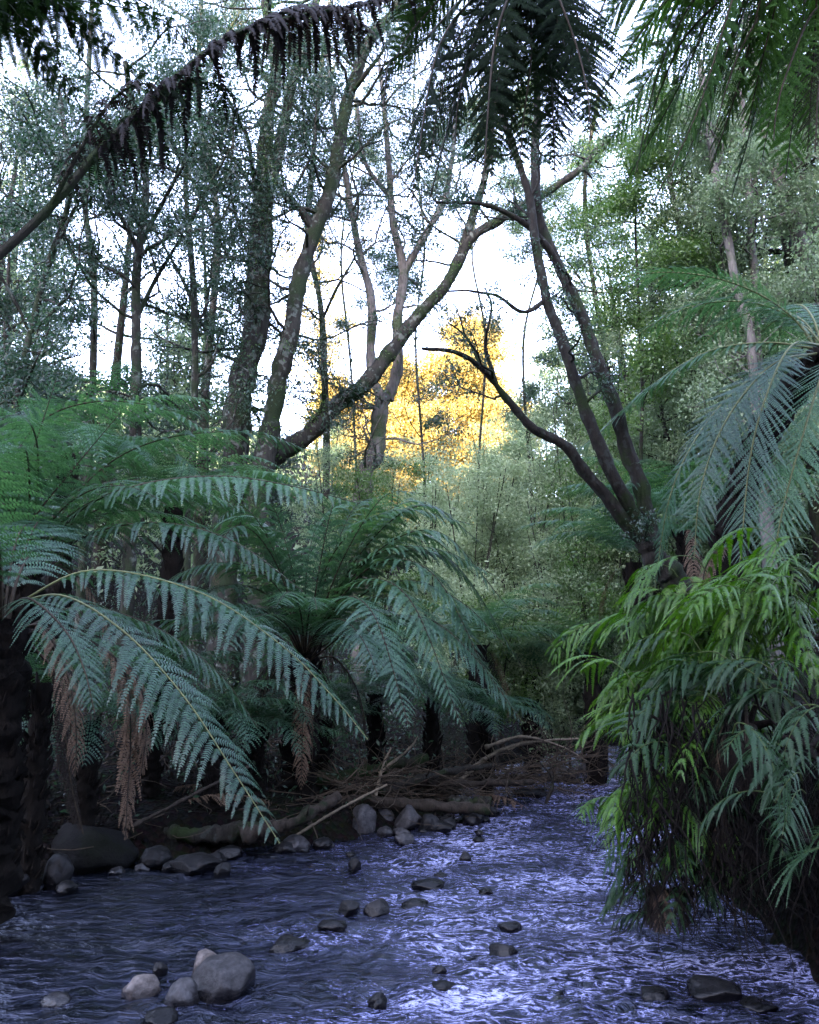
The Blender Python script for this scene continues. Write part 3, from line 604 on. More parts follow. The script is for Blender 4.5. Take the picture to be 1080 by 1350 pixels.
def w2r(wpx, Y): return wpx/1080*Y/2

# traced trees in the middle
Y = 14
tree('forest_tree', 'thickest mossy trunk left of centre, forking high up into two pale stems', 'tree', [
    (gz(AT([(300, 700, Y), (318, 530, Y), (334, 430, Y), (344, 310, Y), (350, 235, Y)])), w2r(42, Y), w2r(30, Y)),
    (AT([(348, 245, Y), (352, 170, Y), (362, 90, Y), (352, 0, Y), (345, -90, Y)]), w2r(24, Y), w2r(12, Y)),
    (AT([(355, 245, Y), (375, 160, Y+.3), (396, 70, Y+.5), (430, -40, Y+.8)]), w2r(20, Y), w2r(10, Y)),
    (AT([(335, 235, Y), (325, 180, Y-.3), (300, 130, Y-.6)]), w2r(8, Y), w2r(4, Y))], 101, M_BARK, M_LF_BLUE, climb=60, nbr=38, L=2.6, nleaf=13000, tmin=.5, group='tall trees on the left bank')
Y = 13.5
tree('forest_tree', 'slim grey trunk right of the thickest trunk, leaning right up to the top edge', 'tree', [
    (gz(AT([(345, 640, Y), (368, 510, Y), (393, 395, Y), (414, 305, Y), (444, 220, Y), (460, 125, Y), (488, 55, Y), (530, -5, Y), (560, -80, Y)])), w2r(34, Y), w2r(12, Y)),
    (AT([(412, 305, Y), (395, 275, Y-.2), (372, 253, Y-.4), (350, 205, Y-.6)]), w2r(13, Y), w2r(5, Y)),
    (AT([(462, 125, Y), (480, 100, Y-.3), (510, 60, Y-.4)]), w2r(8, Y), w2r(4, Y))], 102, M_BARK, M_LF_BLUE, climb=40, nbr=32, L=2.2, nleaf=10000, tmin=.4, group='tall trees on the left bank')
Y = 15
tree('forest_tree', 'forked tree in the centre whose pale trunk splits low against the golden trees', 'tree', [
    (gz(AT([(478, 650, Y), (492, 600, Y), (500, 555, Y), (508, 520, Y)])), w2r(26, Y), w2r(22, Y)),
    (AT([(506, 528, Y), (490, 485, Y), (490, 400, Y), (472, 320, Y), (457, 240, Y), (440, 150, Y), (430, 60, Y)]), w2r(14, Y), w2r(5, Y)),
    (AT([(510, 525, Y), (524, 485, Y), (524, 430, Y), (532, 360, Y), (516, 280, Y), (512, 190, Y), (500, 80, Y)]), w2r(16, Y), w2r(5, Y)),
    (AT([(530, 365, Y), (560, 310, Y), (590, 250, Y+.3), (600, 150, Y+.5)]), w2r(12, Y), w2r(5, Y)),
    (AT([(514, 260, Y), (480, 210, Y), (470, 130, Y)]), w2r(8, Y), w2r(4, Y))], 103, M_BARKP, M_LF_BLUE, climb=8, nbr=44, L=1.8, nleaf=7500, tmin=.6, group='tall trees on the left bank')
Y = 14.5
tree('leaning_tree', 'long leaning mossy trunk rising from the left ferns across the centre to the right', 'tree', [
    (AT([(305, 650, Y-.6), (345, 618, Y-.5), (398, 578, Y-.4), (450, 532, Y-.3), (500, 482, Y-.2), (545, 425, Y), (590, 375, Y), (627, 312, Y), (690, 272, Y), (762, 222, Y), (800, 180, Y)]), w2r(27, Y), w2r(8, Y)),
    (AT([(605, 345, Y), (622, 290, Y), (640, 225, Y), (650, 140, Y), (655, 40, Y)]), w2r(14, Y), w2r(6, Y)),
    (AT([(400, 575, Y-.4), (430, 520, Y-.6), (425, 470, Y-.7)]), w2r(6, Y), w2r(3, Y))], 104, M_BARK, M_LF_BLUE, climb=14, nbr=16, L=1.7, nleaf=3000, tmin=.55, group='tall trees on the left bank')
# the dark leaning tree on the right bank
Y = 7
tree('dark_leaning_tree', 'dark many-stemmed tree leaning left from the right bank over the stream', 'tree', [
    (AT([(925, 850, Y), (905, 805, Y), (878, 760, Y), (856, 715, Y)]), w2r(44, Y), w2r(32, Y)),
    (AT([(862, 725, Y), (848, 660, Y), (828, 590, Y), (800, 510, Y), (765, 415, Y), (738, 352, Y), (714, 300, Y), (706, 235, Y), (708, 150, Y), (700, 40, Y)]), w2r(24, Y), w2r(8, Y)),
    (AT([(858, 722, Y), (820, 650, Y-.15), (786, 580, Y-.25), (762, 510, Y-.3), (735, 440, Y-.3), (714, 375, Y-.3), (704, 300, Y-.3), (690, 230, Y-.3), (668, 170, Y-.3), (640, 90, Y-.3)]), w2r(19, Y), w2r(8, Y)),
    (AT([(852, 718, Y), (812, 672, Y-.1), (775, 625, Y-.2), (745, 590, Y-.3), (700, 562, Y-.4), (668, 525, Y-.5), (635, 485, Y-.6), (600, 463, Y-.7), (555, 458, Y-.8)]), w2r(20, Y), w2r(4, Y)),
    (AT([(742, 360, Y), (720, 325, Y-.1), (690, 295, Y-.2), (640, 270, Y-.3), (575, 266, Y-.4)]), w2r(11, Y), w2r(3.5, Y)),
    (AT([(720, 395, Y-.3), (690, 410, Y-.4), (650, 388, Y-.5), (590, 384, Y-.6)]), w2r(7, Y), w2r(2.5, Y)),
    (AT([(655, 505, Y-.5), (640, 460, Y-.6), (648, 410, Y-.7), (640, 380, Y-.8)]), w2r(6, Y), w2r(2, Y)),
    (AT([(640, 490, Y-.6), (615, 445, Y-.6), (590, 425, Y-.6)]), w2r(5, Y), w2r(2, Y))], 105, M_BARKD, M_LF_BLUE, nbr=24, L=.75, nleaf=2600, ll=.035, lw=.014, tmin=.9, spread=.05, nsub=5, k=8)
# thin trees of the left bank
for (pts, w0, w1, Y, seed, n, lab) in [
    ([(178, 600), (180, 420), (182, 330), (192, 240), (180, 170), (165, 80)], 20, 8, 12, 111, 9000, 'thin trunk standing alone in the leaves between the left edge and the thickest trunk'),
    ([(255, 560), (256, 400), (248, 300), (244, 220), (250, 100)], 13, 6, 13, 112, 7000, 'very thin pale trunk just left of the thickest trunk'),
    ([(20, 560), (40, 440), (66, 340), (90, 260), (80, 120)], 14, 6, 11, 113, 9000, 'leafy thin trunk nearest the left edge'),
    ([(-70, 600), (-60, 300), (-40, 100), (-10, -60)], 26, 12, 13, 114, 9000, 'tree just off the left edge whose blue-green leaves reach into view'),
    ([(120, 560), (125, 380), (110, 250), (118, 60), (130, -80)], 12, 6, 16, 115, 9000, 'slender trunk far back behind the leaning stalk'),
    ([(270, 560), (285, 300), (260, 120), (270, -60)], 14, 7, 18, 116, 9000, 'distant slender tree seen behind the thickest trunk'),
    ([(560, 640), (548, 450), (560, 320), (545, 180), (550, 20)], 4, 2, 21, 161, 12000, 'far thin tree veiling the sky just right of the forked tree'),
    ([(630, 640), (640, 450), (622, 330), (640, 200), (630, 40)], 4, 2, 23, 162, 14000, 'far thin tree veiling the sky under the black hanging fan'),
    ([(700, 640), (690, 450), (715, 330), (700, 200), (720, 60)], 5, 2, 22, 163, 16000, 'far thin tree in the sky gap left of the dark stems'),
    ([(470, 640), (462, 480), (450, 330), (470, 180), (455, 20)], 4, 2, 24, 164, 12000, 'far thin tree seen through the fork of the forked tree'),
    ([(430, 600), (425, 420), (405, 300), (420, 130), (440, -40)], 12, 5, 18, 117, 6000, 'distant thin tree between the slim grey trunk and the forked tree')]:
    st = [(gz(AT([(a, b, Y) for a, b in pts])), w2r(w0, Y), w2r(w1, Y))]
    rng = np.random.default_rng(seed)
    for q in range(4):
        i = rng.integers(1, len(pts)-1); a, b = pts[i]; sgn = rng.choice([-1, 1])
        st.append((AT([(a, b, Y), (a+sgn*25, b-50, Y+rng.uniform(-.4, .4)), (a+sgn*60, b-110, Y+rng.uniform(-1, 1))]), w2r(w1, Y), w2r(w1*.4, Y)))
    tree('slender_tree', lab, 'tree', st, seed, M_BARK, M_LF_BLUE, nbr=22, L=2.0, nleaf=n, tmin=.3, group='slender trees on the left bank')
# right hand forest, traced trunks
for (pts, w0, w1, Y, seed, n, lm, lab) in [
    ([(992, 470), (972, 390), (955, 290), (938, 200), (925, 80)], 17, 9, 9.0, 121, 6000, M_LF_GREY, 'pale thin trunk leaning left above the broad hanging fern fronds'),
    ([(998, 470), (996, 380), (990, 300), (986, 200), (970, 60)], 15, 8, 9.3, 122, 6000, M_LF_GREY, 'straight pale trunk beside the left-leaning one above the right fern'),
    ([(1100, 430), (1062, 340), (1030, 240), (1005, 150), (985, 20)], 30, 16, 9.8, 123, 6000, M_LF_GREY, 'stout grey trunk leaning left at the right edge'),
    ([(1120, 370), (1085, 310), (1050, 200), (1030, 80)], 26, 14, 10.2, 124, 6000, M_LF_GREY, 'second stout leaning trunk, right of the first at the right edge'),
    ([(930, 420), (910, 370), (895, 290), (882, 220), (890, 100)], 14, 7, 12, 125, 5000, M_LF_GREEN, 'dark leaning thin trunk under the overhead green fronds'),
    ([(846, 640), (846, 500), (842, 400), (838, 290), (845, 150)], 6, 3, 10, 126, 9000, M_LF_GREEN, 'bright leafy sapling behind the two dark stems on the right'),
    ([(890, 640), (872, 540), (860, 440), (862, 330)], 8, 4, 11, 127, 5000, M_LF_GREY, 'grey leafed sapling right of the bright leafy sapling'),
    ([(815, 600), (790, 420), (770, 260), (790, 120)], 10, 5, 16, 128, 7000, M_LF_GREEN, 'leafy tree behind the tops of the dark stems'),
    ([(1010, 560), (950, 420), (930, 300), (940, 120)], 12, 6, 19, 129, 8000, M_LF_GREY, 'grey leafed tree far up the right slope')]:
    tree('slender_tree', lab, 'tree', [(gz(AT([(a, b, Y) for a, b in pts])), w2r(w0, Y), w2r(w1, Y))], seed, M_BARKP if seed in (121, 122, 123, 124) else M_BARKD, lm, nbr=24, L=1.7 if Y > 11.5 else 1.1, nleaf=n*1.6, tmin=.2,
         ll=.06 if Y > 11.5 else .045, lw=.024, group='slender trees on the right slope', spread=.12)
# shrubs in the middle distance
for (px, py, top, Y, seed, n, lm, lab) in [
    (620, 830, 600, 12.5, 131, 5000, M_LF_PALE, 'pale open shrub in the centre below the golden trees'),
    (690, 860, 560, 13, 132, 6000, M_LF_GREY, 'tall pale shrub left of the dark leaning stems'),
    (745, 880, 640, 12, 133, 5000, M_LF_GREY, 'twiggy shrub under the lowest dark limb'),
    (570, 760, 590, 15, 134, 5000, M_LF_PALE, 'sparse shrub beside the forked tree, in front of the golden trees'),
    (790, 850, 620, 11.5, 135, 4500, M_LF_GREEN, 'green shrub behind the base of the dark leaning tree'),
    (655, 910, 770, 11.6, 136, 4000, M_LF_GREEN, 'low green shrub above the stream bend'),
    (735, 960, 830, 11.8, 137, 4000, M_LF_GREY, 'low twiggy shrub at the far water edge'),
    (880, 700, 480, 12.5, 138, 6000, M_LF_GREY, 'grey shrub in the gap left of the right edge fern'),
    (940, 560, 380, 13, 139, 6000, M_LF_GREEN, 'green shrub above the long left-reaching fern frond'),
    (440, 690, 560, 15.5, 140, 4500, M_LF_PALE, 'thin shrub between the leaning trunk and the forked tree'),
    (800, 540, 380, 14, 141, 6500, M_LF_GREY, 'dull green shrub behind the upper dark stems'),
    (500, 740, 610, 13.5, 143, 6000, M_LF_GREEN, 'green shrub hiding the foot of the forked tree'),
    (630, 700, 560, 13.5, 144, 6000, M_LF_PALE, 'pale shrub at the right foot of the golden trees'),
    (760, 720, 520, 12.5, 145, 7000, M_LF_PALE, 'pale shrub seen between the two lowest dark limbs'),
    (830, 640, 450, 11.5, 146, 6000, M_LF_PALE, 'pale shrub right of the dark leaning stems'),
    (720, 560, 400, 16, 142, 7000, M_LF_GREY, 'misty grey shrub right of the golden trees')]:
    c = at(px, py, Y); z0 = tz(c[0], c[1]); tp = at(px, top, Y); hh = tp[2]-z0
    rng = np.random.default_rng(seed); st = []
    for q in range(4):
        a = rng.uniform(0, 6.28); o = np.array([math.cos(a), math.sin(a), 0])*rng.uniform(.2, .6)
        b = np.array([c[0], c[1], z0-.05])
        st.append((np.array([b, b+o*.5+Z*hh*.5, b+o*1.4+Z*hh*rng.uniform(.8, 1)]), .02, .006))
    tree('shrub', lab, 'shrub', st, seed, M_BARKD, lm, nbr=30, L=.9, nleaf=n, ll=.05, lw=.022, tmin=.25, group='shrubs of the middle distance', spread=.09, k=5, trunk_sides=5)
# golden trees in the sun far up the valley
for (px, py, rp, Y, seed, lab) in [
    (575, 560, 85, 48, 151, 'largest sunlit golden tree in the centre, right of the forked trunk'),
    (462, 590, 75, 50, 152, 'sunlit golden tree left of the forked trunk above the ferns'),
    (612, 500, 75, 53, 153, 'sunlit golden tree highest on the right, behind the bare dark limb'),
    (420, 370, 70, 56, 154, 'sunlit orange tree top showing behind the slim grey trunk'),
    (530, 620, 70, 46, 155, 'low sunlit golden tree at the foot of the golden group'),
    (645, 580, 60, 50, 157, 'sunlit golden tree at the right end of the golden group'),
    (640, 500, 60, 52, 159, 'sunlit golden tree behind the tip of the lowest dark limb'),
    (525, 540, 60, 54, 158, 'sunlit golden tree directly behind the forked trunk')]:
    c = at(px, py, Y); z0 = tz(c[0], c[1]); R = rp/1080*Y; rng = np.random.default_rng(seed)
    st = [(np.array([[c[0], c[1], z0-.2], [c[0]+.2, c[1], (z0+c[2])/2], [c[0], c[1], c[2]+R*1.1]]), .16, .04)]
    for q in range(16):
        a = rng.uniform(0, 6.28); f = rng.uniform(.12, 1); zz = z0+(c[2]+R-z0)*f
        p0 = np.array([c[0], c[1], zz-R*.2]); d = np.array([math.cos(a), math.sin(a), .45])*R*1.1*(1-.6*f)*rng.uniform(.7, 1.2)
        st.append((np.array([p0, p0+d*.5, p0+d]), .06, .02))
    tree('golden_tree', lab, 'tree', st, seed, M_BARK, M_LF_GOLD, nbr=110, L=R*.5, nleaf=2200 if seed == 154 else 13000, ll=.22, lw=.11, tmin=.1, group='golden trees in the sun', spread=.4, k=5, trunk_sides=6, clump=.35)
# background forest filling both slopes
rng0 = np.random.default_rng(77)
def backtree(x, y, h, seed, lm, label, group, n=4500, bark=None, lw=.06, L=None, ll=.13):
    z0 = tz(x, y); r = np.random.default_rng(seed); lx, ly = r.normal(0, .06, 2)*h
    st = [(np.array([[x, y, z0-.2], [x+lx*.4, y+ly*.4, z0+h*.5], [x+lx, y+ly, z0+h]]), .012*h+.04, .02)]
    tree('forest_tree', label, 'tree', st, seed, bark or M_BARKD, lm, nbr=26, L=L or h*.24, nleaf=n, ll=ll, lw=ll*.4, tmin=.15, group=group, spread=.22, k=5, trunk_sides=6, nsub=4)
i = 0
for q, (x, y, h, lab) in enumerate([(5.4, 10.5, 9, 'leafy tree close behind the right edge fern'), (6.3, 12, 10, 'leafy tree behind the stout leaning trunks'), (5.0, 12.8, 9, 'leafy tree behind the pair of pale thin trunks'), (7.2, 13.5, 11, 'tall leafy tree at the right edge behind all the pale trunks'), (4.6, 14.5, 9, 'leafy tree left of the pale thin trunks')]):
    backtree(x, y, h, 350+q, [M_LF_GREY, M_LF_GREEN][q % 2], lab, 'leafy trees on the right slope', n=6000, ll=.07)
for x, y, h in [(8.5, 17, 13), (10, 20, 15), (12.5, 22, 16), (7.2, 21, 12), (15, 20, 15), (6.3, 25, 12), (11, 25, 16), (9.6, 17.8, 14), (13.5, 26, 17), (18, 25, 17), (8, 28, 13), (7, 18, 9), (9, 21, 10), (11.5, 19, 10), (6, 23, 9), (13, 24, 11), (9.5, 26, 10), (16, 22, 10), (5.2, 27, 8), (12, 30, 10), (17, 28, 11), (7.5, 31, 9), (14, 35, 11), (20, 33, 12), (9, 36, 9), (4, 33, 7), (10.5, 15.5, 7), (8, 14.5, 6), (13.5, 17, 8)]:
    backtree(x, y, h, 200+i, [M_LF_GREY, M_LF_GREY, M_LF_PALE, M_LF_GREEN][i % 4], 'grey-green tree crowded together with others on the slope behind the right fern', 'background trees on the right slope', n=5200); i += 1
for x, y, h in [(-8, 21, 13), (-11, 20, 14), (-5.5, 22, 11), (-13, 25, 15), (-6, 20, 8), (-9, 18, 9), (-11, 23, 10), (-7.5, 25, 8), (-13, 28, 10), (-4.5, 24, 5), (-15, 22, 11), (-10, 31, 8), (-3, 30, 4), (-17, 30, 11)]:
    backtree(x, y, h, 240+i, M_LF_BLUE if i % 3 else M_LF_GREY, 'blue-green tree far back behind the trunks of the left bank', 'background trees on the left slope', n=2600); i += 1
for x, y, h in [(0.5, 24, 4.5), (3, 25, 5.5), (1.8, 30, 5), (-1, 34, 5), (3.5, 38, 6), (0.8, 38, 5), (5.5, 42, 8), (-4, 40, 5)]:
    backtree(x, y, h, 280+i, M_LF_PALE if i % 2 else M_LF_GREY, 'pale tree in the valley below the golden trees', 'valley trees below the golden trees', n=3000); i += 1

for q, (x, y, h) in enumerate([(14, 46, 15), (19, 48, 17), (24, 50, 17), (29, 47, 18), (11, 52, 13), (17, 56, 18), (23, 58, 18), (31, 55, 19), (8, 50, 11)]):
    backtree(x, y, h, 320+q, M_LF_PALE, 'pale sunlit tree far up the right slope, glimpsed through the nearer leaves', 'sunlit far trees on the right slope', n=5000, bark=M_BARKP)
# ------------------------------------------------------------------ undergrowth (cannot be counted)
def scatter(n, x0, x1, y0, y1, seed, hmax, cond=None):
    r = np.random.default_rng(seed); x = r.uniform(x0, x1, n); y = r.uniform(y0, y1, n)
    cl = np.array([mnoise.noise(Vector((a*1.3, b*1.3, 2))) for a, b in zip(x, y)])
    h = terrain(x, y); keep = (h > .12) & (cl > r.uniform(-.5, .3, n))
    if cond is not None: keep &= cond(x, y)
    x, y, h, cl = x[keep], y[keep], h[keep], cl[keep]
    z = h+r.random(len(x))**1.6*hmax*(.6+cl)
    return np.stack([x, y, z], 1), r
P, r = scatter(110000, -9, 14, 6.6, 26, 5, .9)
V, F = leaves(P, .06, .024, r)
tag(mk('undergrowth', V, F, M_LF_BLUE), 'low tangled green undergrowth covering the banks', 'undergrowth', kind='stuff')
P, r = scatter(50000, -30, 40, 20, 75, 6, 2.2)
V, F = leaves(P, .3, .13, r)
tag(mk('undergrowth', V, F, M_LF_GREY), 'grey-green scrub covering the far valley slopes', 'undergrowth', kind='stuff')
P, r = scatter(26000, -6, 5, 4.5, 12, 7, .05)
V, F = leaves(P, .07, .03, r, down=0)
tag(mk('leaf_litter', V, F, M_DEADD), 'dark fallen leaves lying on the banks', 'leaf litter', kind='stuff')

# ------------------------------------------------------------------ bush of bank ferns on the right
def bank_fern(label, pos, seed, n, L, W, mat, az, e0=(20, 70), e1=(-85, -50), explicit=(), npairs=11, npin=13, deadn=0):
    rng = np.random.default_rng(seed); p = np.asarray(pos, float)
    t = thing('bank_fern', p, label, 'fern', 'ferns hanging over the right bank')
    mb = MB()
    for q in range(7):
        d = rng.normal(0, 1, 3)*np.array([1, 1, .5]); mb.add(*tube(wander(p-Z*.1, d+Z*.3, .16, 4, rng), [.02, .018, .014, .006], 5))
    mb.build('rootstock', M_FTRUNK, t)
    for ctrl, kw in explicit:
        d = dict(W=W, npairs=npairs, npin=npin, mat=mat); d.update(kw)
        frond('frond', AT(ctrl), d['W'], d['npairs'], d['npin'], d['mat'], M_STALK, t, rng, droop=.7, pl=.115, fwd=.55, rr=.005, wfrac=.55, u0=.3, peak=.25)
    W *= 1.2; L *= .8; npairs = 7; npin = 22
    for i in range(int(n*3.2)):
        a = rad(az[0]+(az[1]-az[0])*rng.random()); l = L*rng.uniform(.45, 1.15)
        sp = arch(p+rng.normal(0, .14, 3)*np.array([1, 1, .8]), a, l, rad(rng.uniform(*e0)), rad(rng.uniform(*e1)), rng, side=rng.normal(0, .5), power=rng.uniform(.5, 1))
        frond('frond', sp, W*rng.uniform(.6, 1.15), int(npairs*rng.uniform(.7, 1.2)), npin, mat, M_STALK, t, rng, droop=rng.uniform(.4, 1.5), pl=.09, fwd=rng.uniform(.65, 1.05), rr=.004, wfrac=.5, u0=.3, peak=.25, tilt=rng.normal(0, .5), curl=.3)
    for i in range(deadn):  # the dark ones are added as shading mass under the bush
        a = rad(rng.uniform(*az)); sp = arch(p, a, L*.8, rad(-10), rad(-95), rng, power=.4)
        frond('dead_frond', sp, W*.5, npairs+8, npin, M_DEAD if i == 0 else M_DEADD, M_WOOD, t, rng, droop=1.3, pl=.2, rr=.005, u0=.3)
    return t
for (px, py, Y, seed, n, L, W, mat, az, dn, lab) in [
    (915, 845, 4.9, 301, 16, .62, .24, M_BUSH_LIT, (100, 300), 0, 'brightest yellow-green fern at the upper left corner of the bank bush'),
    (965, 815, 4.7, 302, 16, .8, .25, M_BUSH_LIT, (80, 300), 0, 'yellow-green fern on top of the bank bush below the broad tree fern fronds'),
    (1050, 790, 4.3, 303, 14, .8, .25, M_BUSH_LIT, (80, 300), 0, 'bright fern on the bank bush at the right edge'),
    (900, 930, 4.7, 304, 15, .6, .22, M_BUSH_LIT, (110, 300), 5, 'green fern hanging on the stream side of the bank bush, halfway up'),
    (985, 930, 4.2, 305, 7, .75, .25, M_BUSH_SHADE, (120, 300), 9, 'dark fern in the middle of the bank bush with hand-like drooping leaflets'),
    (885, 1050, 4.6, 306, 14, .55, .19, M_BUSH_LIT, (120, 290), 8, 'green fern low on the bank bush reaching over the water'),
    (1070, 960, 3.9, 307, 5, .6, .24, M_BUSH_SHADE, (130, 280), 0, 'dark fern at the right edge below the bright ones'),
    (880, 1150, 4.5, 308, 7, .5, .16, M_BUSH_SHADE, (120, 290), 9, 'lowest dark fern of the bank bush with brown fronds near the water'),
    (1090, 1080, 3.7, 309, 2, .5, .22, M_BUSH_SHADE, (140, 250), 0, 'small dark fern at the right edge low over the shaded bank'),
    (960, 1060, 4.4, 310, 3, .5, .2, M_BUSH_SHADE, (120, 300), 12, 'shaded fern between the lower green fern and the dark right bank')]:
    bank_fern(lab, at(px, py, Y), seed, n, L, W, mat, az, deadn=dn)
# root mat under the bush
rng = np.random.default_rng(9)
mb = MB()
for i in range(1100):
    Y = rng.uniform(4.0, 5.4); px = rng.uniform(825, 1070); top = rng.uniform(900, 1150); p = at(px, top, Y)
    L = rng.uniform(.15, .7)*(1 if px > 850 else .7); L = min(L, p[2]-.03)
    mb.add(*tube(wander(p, np.array([rng.normal(0, .15), rng.normal(0, .15), -1]), L, 9, rng, .3, -.12), np.linspace(rng.uniform(.002, .008), .0012, 9), 4))
tag(mb.build('hanging_roots', M_FTRUNK), 'dark fibrous roots and dead stems hanging under the bank bush', 'roots', kind='stuff')

# ------------------------------------------------------------------ stones
def rock(label, px, py, wpx, hpx, seed, mat=None, Y=None, cat='stone', z=None, group='stones in the stream', sharp=0.0, sink=.3):
    rng = np.random.default_rng(seed); mat = mat or M_ROCK
    p = on_water(px, py+hpx*.35, 0.0) if Y is None else at(px, py+hpx*.4, Y)
    if z is not None: p[2] = z
    s = p[1]*1.03/1080; rw = wpx*s/2; rh = hpx*s/2*1.15
    import bmesh
    bm = bmesh.new(); bmesh.ops.create_icosphere(bm, subdivisions=4, radius=1)
    V = np.array([v.co[:] for v in bm.verts]); F = np.array([[v.index for v in f.verts] for f in bm.faces]); bm.free()
    off = rng.uniform(0, 60, 3)
    a = np.array([mnoise.fractal(Vector(v*.9+off), 1.0, 2.0, 4) for v in V])
    V = V*(1+.26*a)[:, None]
    b_ = np.array([mnoise.fractal(Vector(v*5+off), 1.0, 2.0, 3) for v in V]); V = V*(1+.03*b_)[:, None]
    for q in range(int(3+9*sharp)):          # flat worn faces
        d = nrm(rng.normal(0, 1, 3)); lim = rng.uniform(.62, .9) if sharp else rng.uniform(.8, .95)
        ex = np.maximum(V@d-lim, 0); V = V-ex[:, None]*d*(.95 if sharp else .7)
    V = V*np.array([rw, rw*rng.uniform(.75, 1.1), rh])
    an = rng.uniform(-.5, .5); c, s_ = math.cos(an), math.sin(an)
    V = V@np.array([[c, s_, 0], [-s_, c, 0], [0, 0, 1]])
    o = mk('stone' if cat == 'stone' else 'boulder', V, F, mat, None, sharp < .5)
    o.location = (p[0], p[1], p[2]+rh*(1-2*sink))
    tag(o, label, cat, group); return o
G2 = 'stones along the left water edge'
for i, a in enumerate([
    ('largest pale grey stone standing dry in the stream at the lower left', 298, 1293, 78, 50, M_ROCK, .4),
    ('tan wedge stone leaning behind the largest pale stone', 270, 1274, 40, 36, M_ROCKT, .6),
    ('flat topped pale stone left of the largest pale stone', 188, 1303, 42, 28, M_ROCKT, .4),
    ('round dark stone touching the largest pale stone on its left', 241, 1313, 38, 36, M_ROCK, .4),
    ('small low blue-grey stone alone near the lower left corner', 75, 1320, 34, 16, M_ROCK, 0),
    ('thin black wedge stone behind the flat topped pale stone', 211, 1280, 18, 22, M_ROCKD, .8),
    ('wet dark stone cut by the bottom edge below the pale stones', 213, 1343, 42, 20, M_ROCKD, .2),
    ('small black stone near the bottom edge in the bright water', 499, 1322, 22, 18, M_ROCKD, .5),
    ('small black upright stone in the middle of the stream near the debris', 467, 1143, 18, 24, M_ROCKD, .8),
    ('square dark stone, right one of the pair breaking the current', 497, 1197, 30, 22, M_ROCKD, .8),
    ('dark stone, left one of the pair breaking the current', 459, 1199, 26, 22, M_ROCKD, .6),
    ('low dark stone in front of the pair breaking the current', 438, 1222, 34, 16, M_ROCKD, .3),
    ('low dark stone right of the pair breaking the current', 546, 1192, 36, 14, M_ROCKD, .2),
    ('single dark pebble in the bright water right of centre', 614, 1132, 16, 16, M_ROCKD, .3),
    ('wet dark stone in the right part of the stream, lower of two', 662, 1255, 36, 18, M_ROCKD, .4),
    ('wet dark stone in the right part of the stream, upper of two', 672, 1223, 30, 13, M_ROCKD, .4),
    ('flat wet stones barely breaking the water left of centre', 380, 1245, 46, 16, M_ROCKD, .2),
    ('dark stone low in the rapid right of the upper pair', 565, 1166, 40, 12, M_ROCKD, .2),
    ('dark flat stone under the hanging roots at the lower right', 940, 1302, 60, 20, M_ROCKD, .2),
    ('dark stone in the lower right corner by the bank', 1000, 1326, 40, 16, M_ROCKD, .2),
    ('wet stone in the water left of the hanging roots', 860, 1312, 40, 16, M_ROCKD, .2),
    ('low dark stone near the bottom edge right of centre', 585, 1300, 34, 12, M_ROCKD, .2),
    ('pale wet stone in the far rapid at the stream bend', 742, 1020, 44, 20, M_ROCK, .2),
    ('second pale wet stone in the far rapid, nearer the bank bush', 782, 1012, 36, 20, M_ROCK, .2),
    ('low stone in the far rapid below the twig pile', 700, 1045, 40, 14, M_ROCKD, .2)]):
    rock(a[0], a[1], a[2], a[3], a[4], 400+i, a[5], sharp=a[6])
for i, a in enumerate([
    ('rounded grey cobble on the left shore, left of the two largest', 476, 1087, 40, 38, M_ROCK, .4),
    ('rounded grey cobble on the left shore, right of the two largest', 537, 1085, 37, 30, M_ROCK, .4),
    ('mid grey cobble squeezed between the two largest cobbles', 507, 1083, 26, 26, M_ROCK, 0),
    ('small blue cobble at the water below the two largest cobbles', 507, 1100, 22, 14, M_ROCK, 0),
    ('small pale cobble under the right large cobble', 529, 1100, 22, 12, M_ROCK, 0),
    ('dark cobble at the right end of the cobble row', 566, 1090, 24, 22, M_ROCKD, 0),
    ('small cobble beyond the right end of the cobble row', 590, 1088, 20, 16, M_ROCKD, 0),
    ('blue-grey stone at the tip of the long drooping frond', 391, 1116, 34, 20, M_ROCK, 0),
    ('black pointed stone at the dark water edge under the long frond', 293, 1150, 22, 20, M_ROCKD, .8),
    ('long low wet stone at the dark water edge under the long frond', 258, 1142, 58, 22, M_ROCKD, .2),
    ('flat dark stone below the log on the left shore', 300, 1126, 34, 14, M_ROCKD, .2),
    ('dark stone beside the large dark boulder', 205, 1134, 40, 26, M_ROCKD, .2),
    ('upright dull stone in front of the large dark boulder', 74, 1156, 34, 40, M_ROCKD, .2),
    ('dull stone at the left edge of the shore', 15, 1165, 50, 34, M_ROCKD, .2)]):
    rock(a[0], a[1], a[2], a[3], a[4], 450+i, a[5], sharp=a[6], group=G2, sink=.2)
rock('large dark mossy boulder at the left water edge below the dead frond', 120, 1122, 110, 58, 480, M_MOSSROCK, cat='boulder', group=G2, sink=.2, sharp=.49)

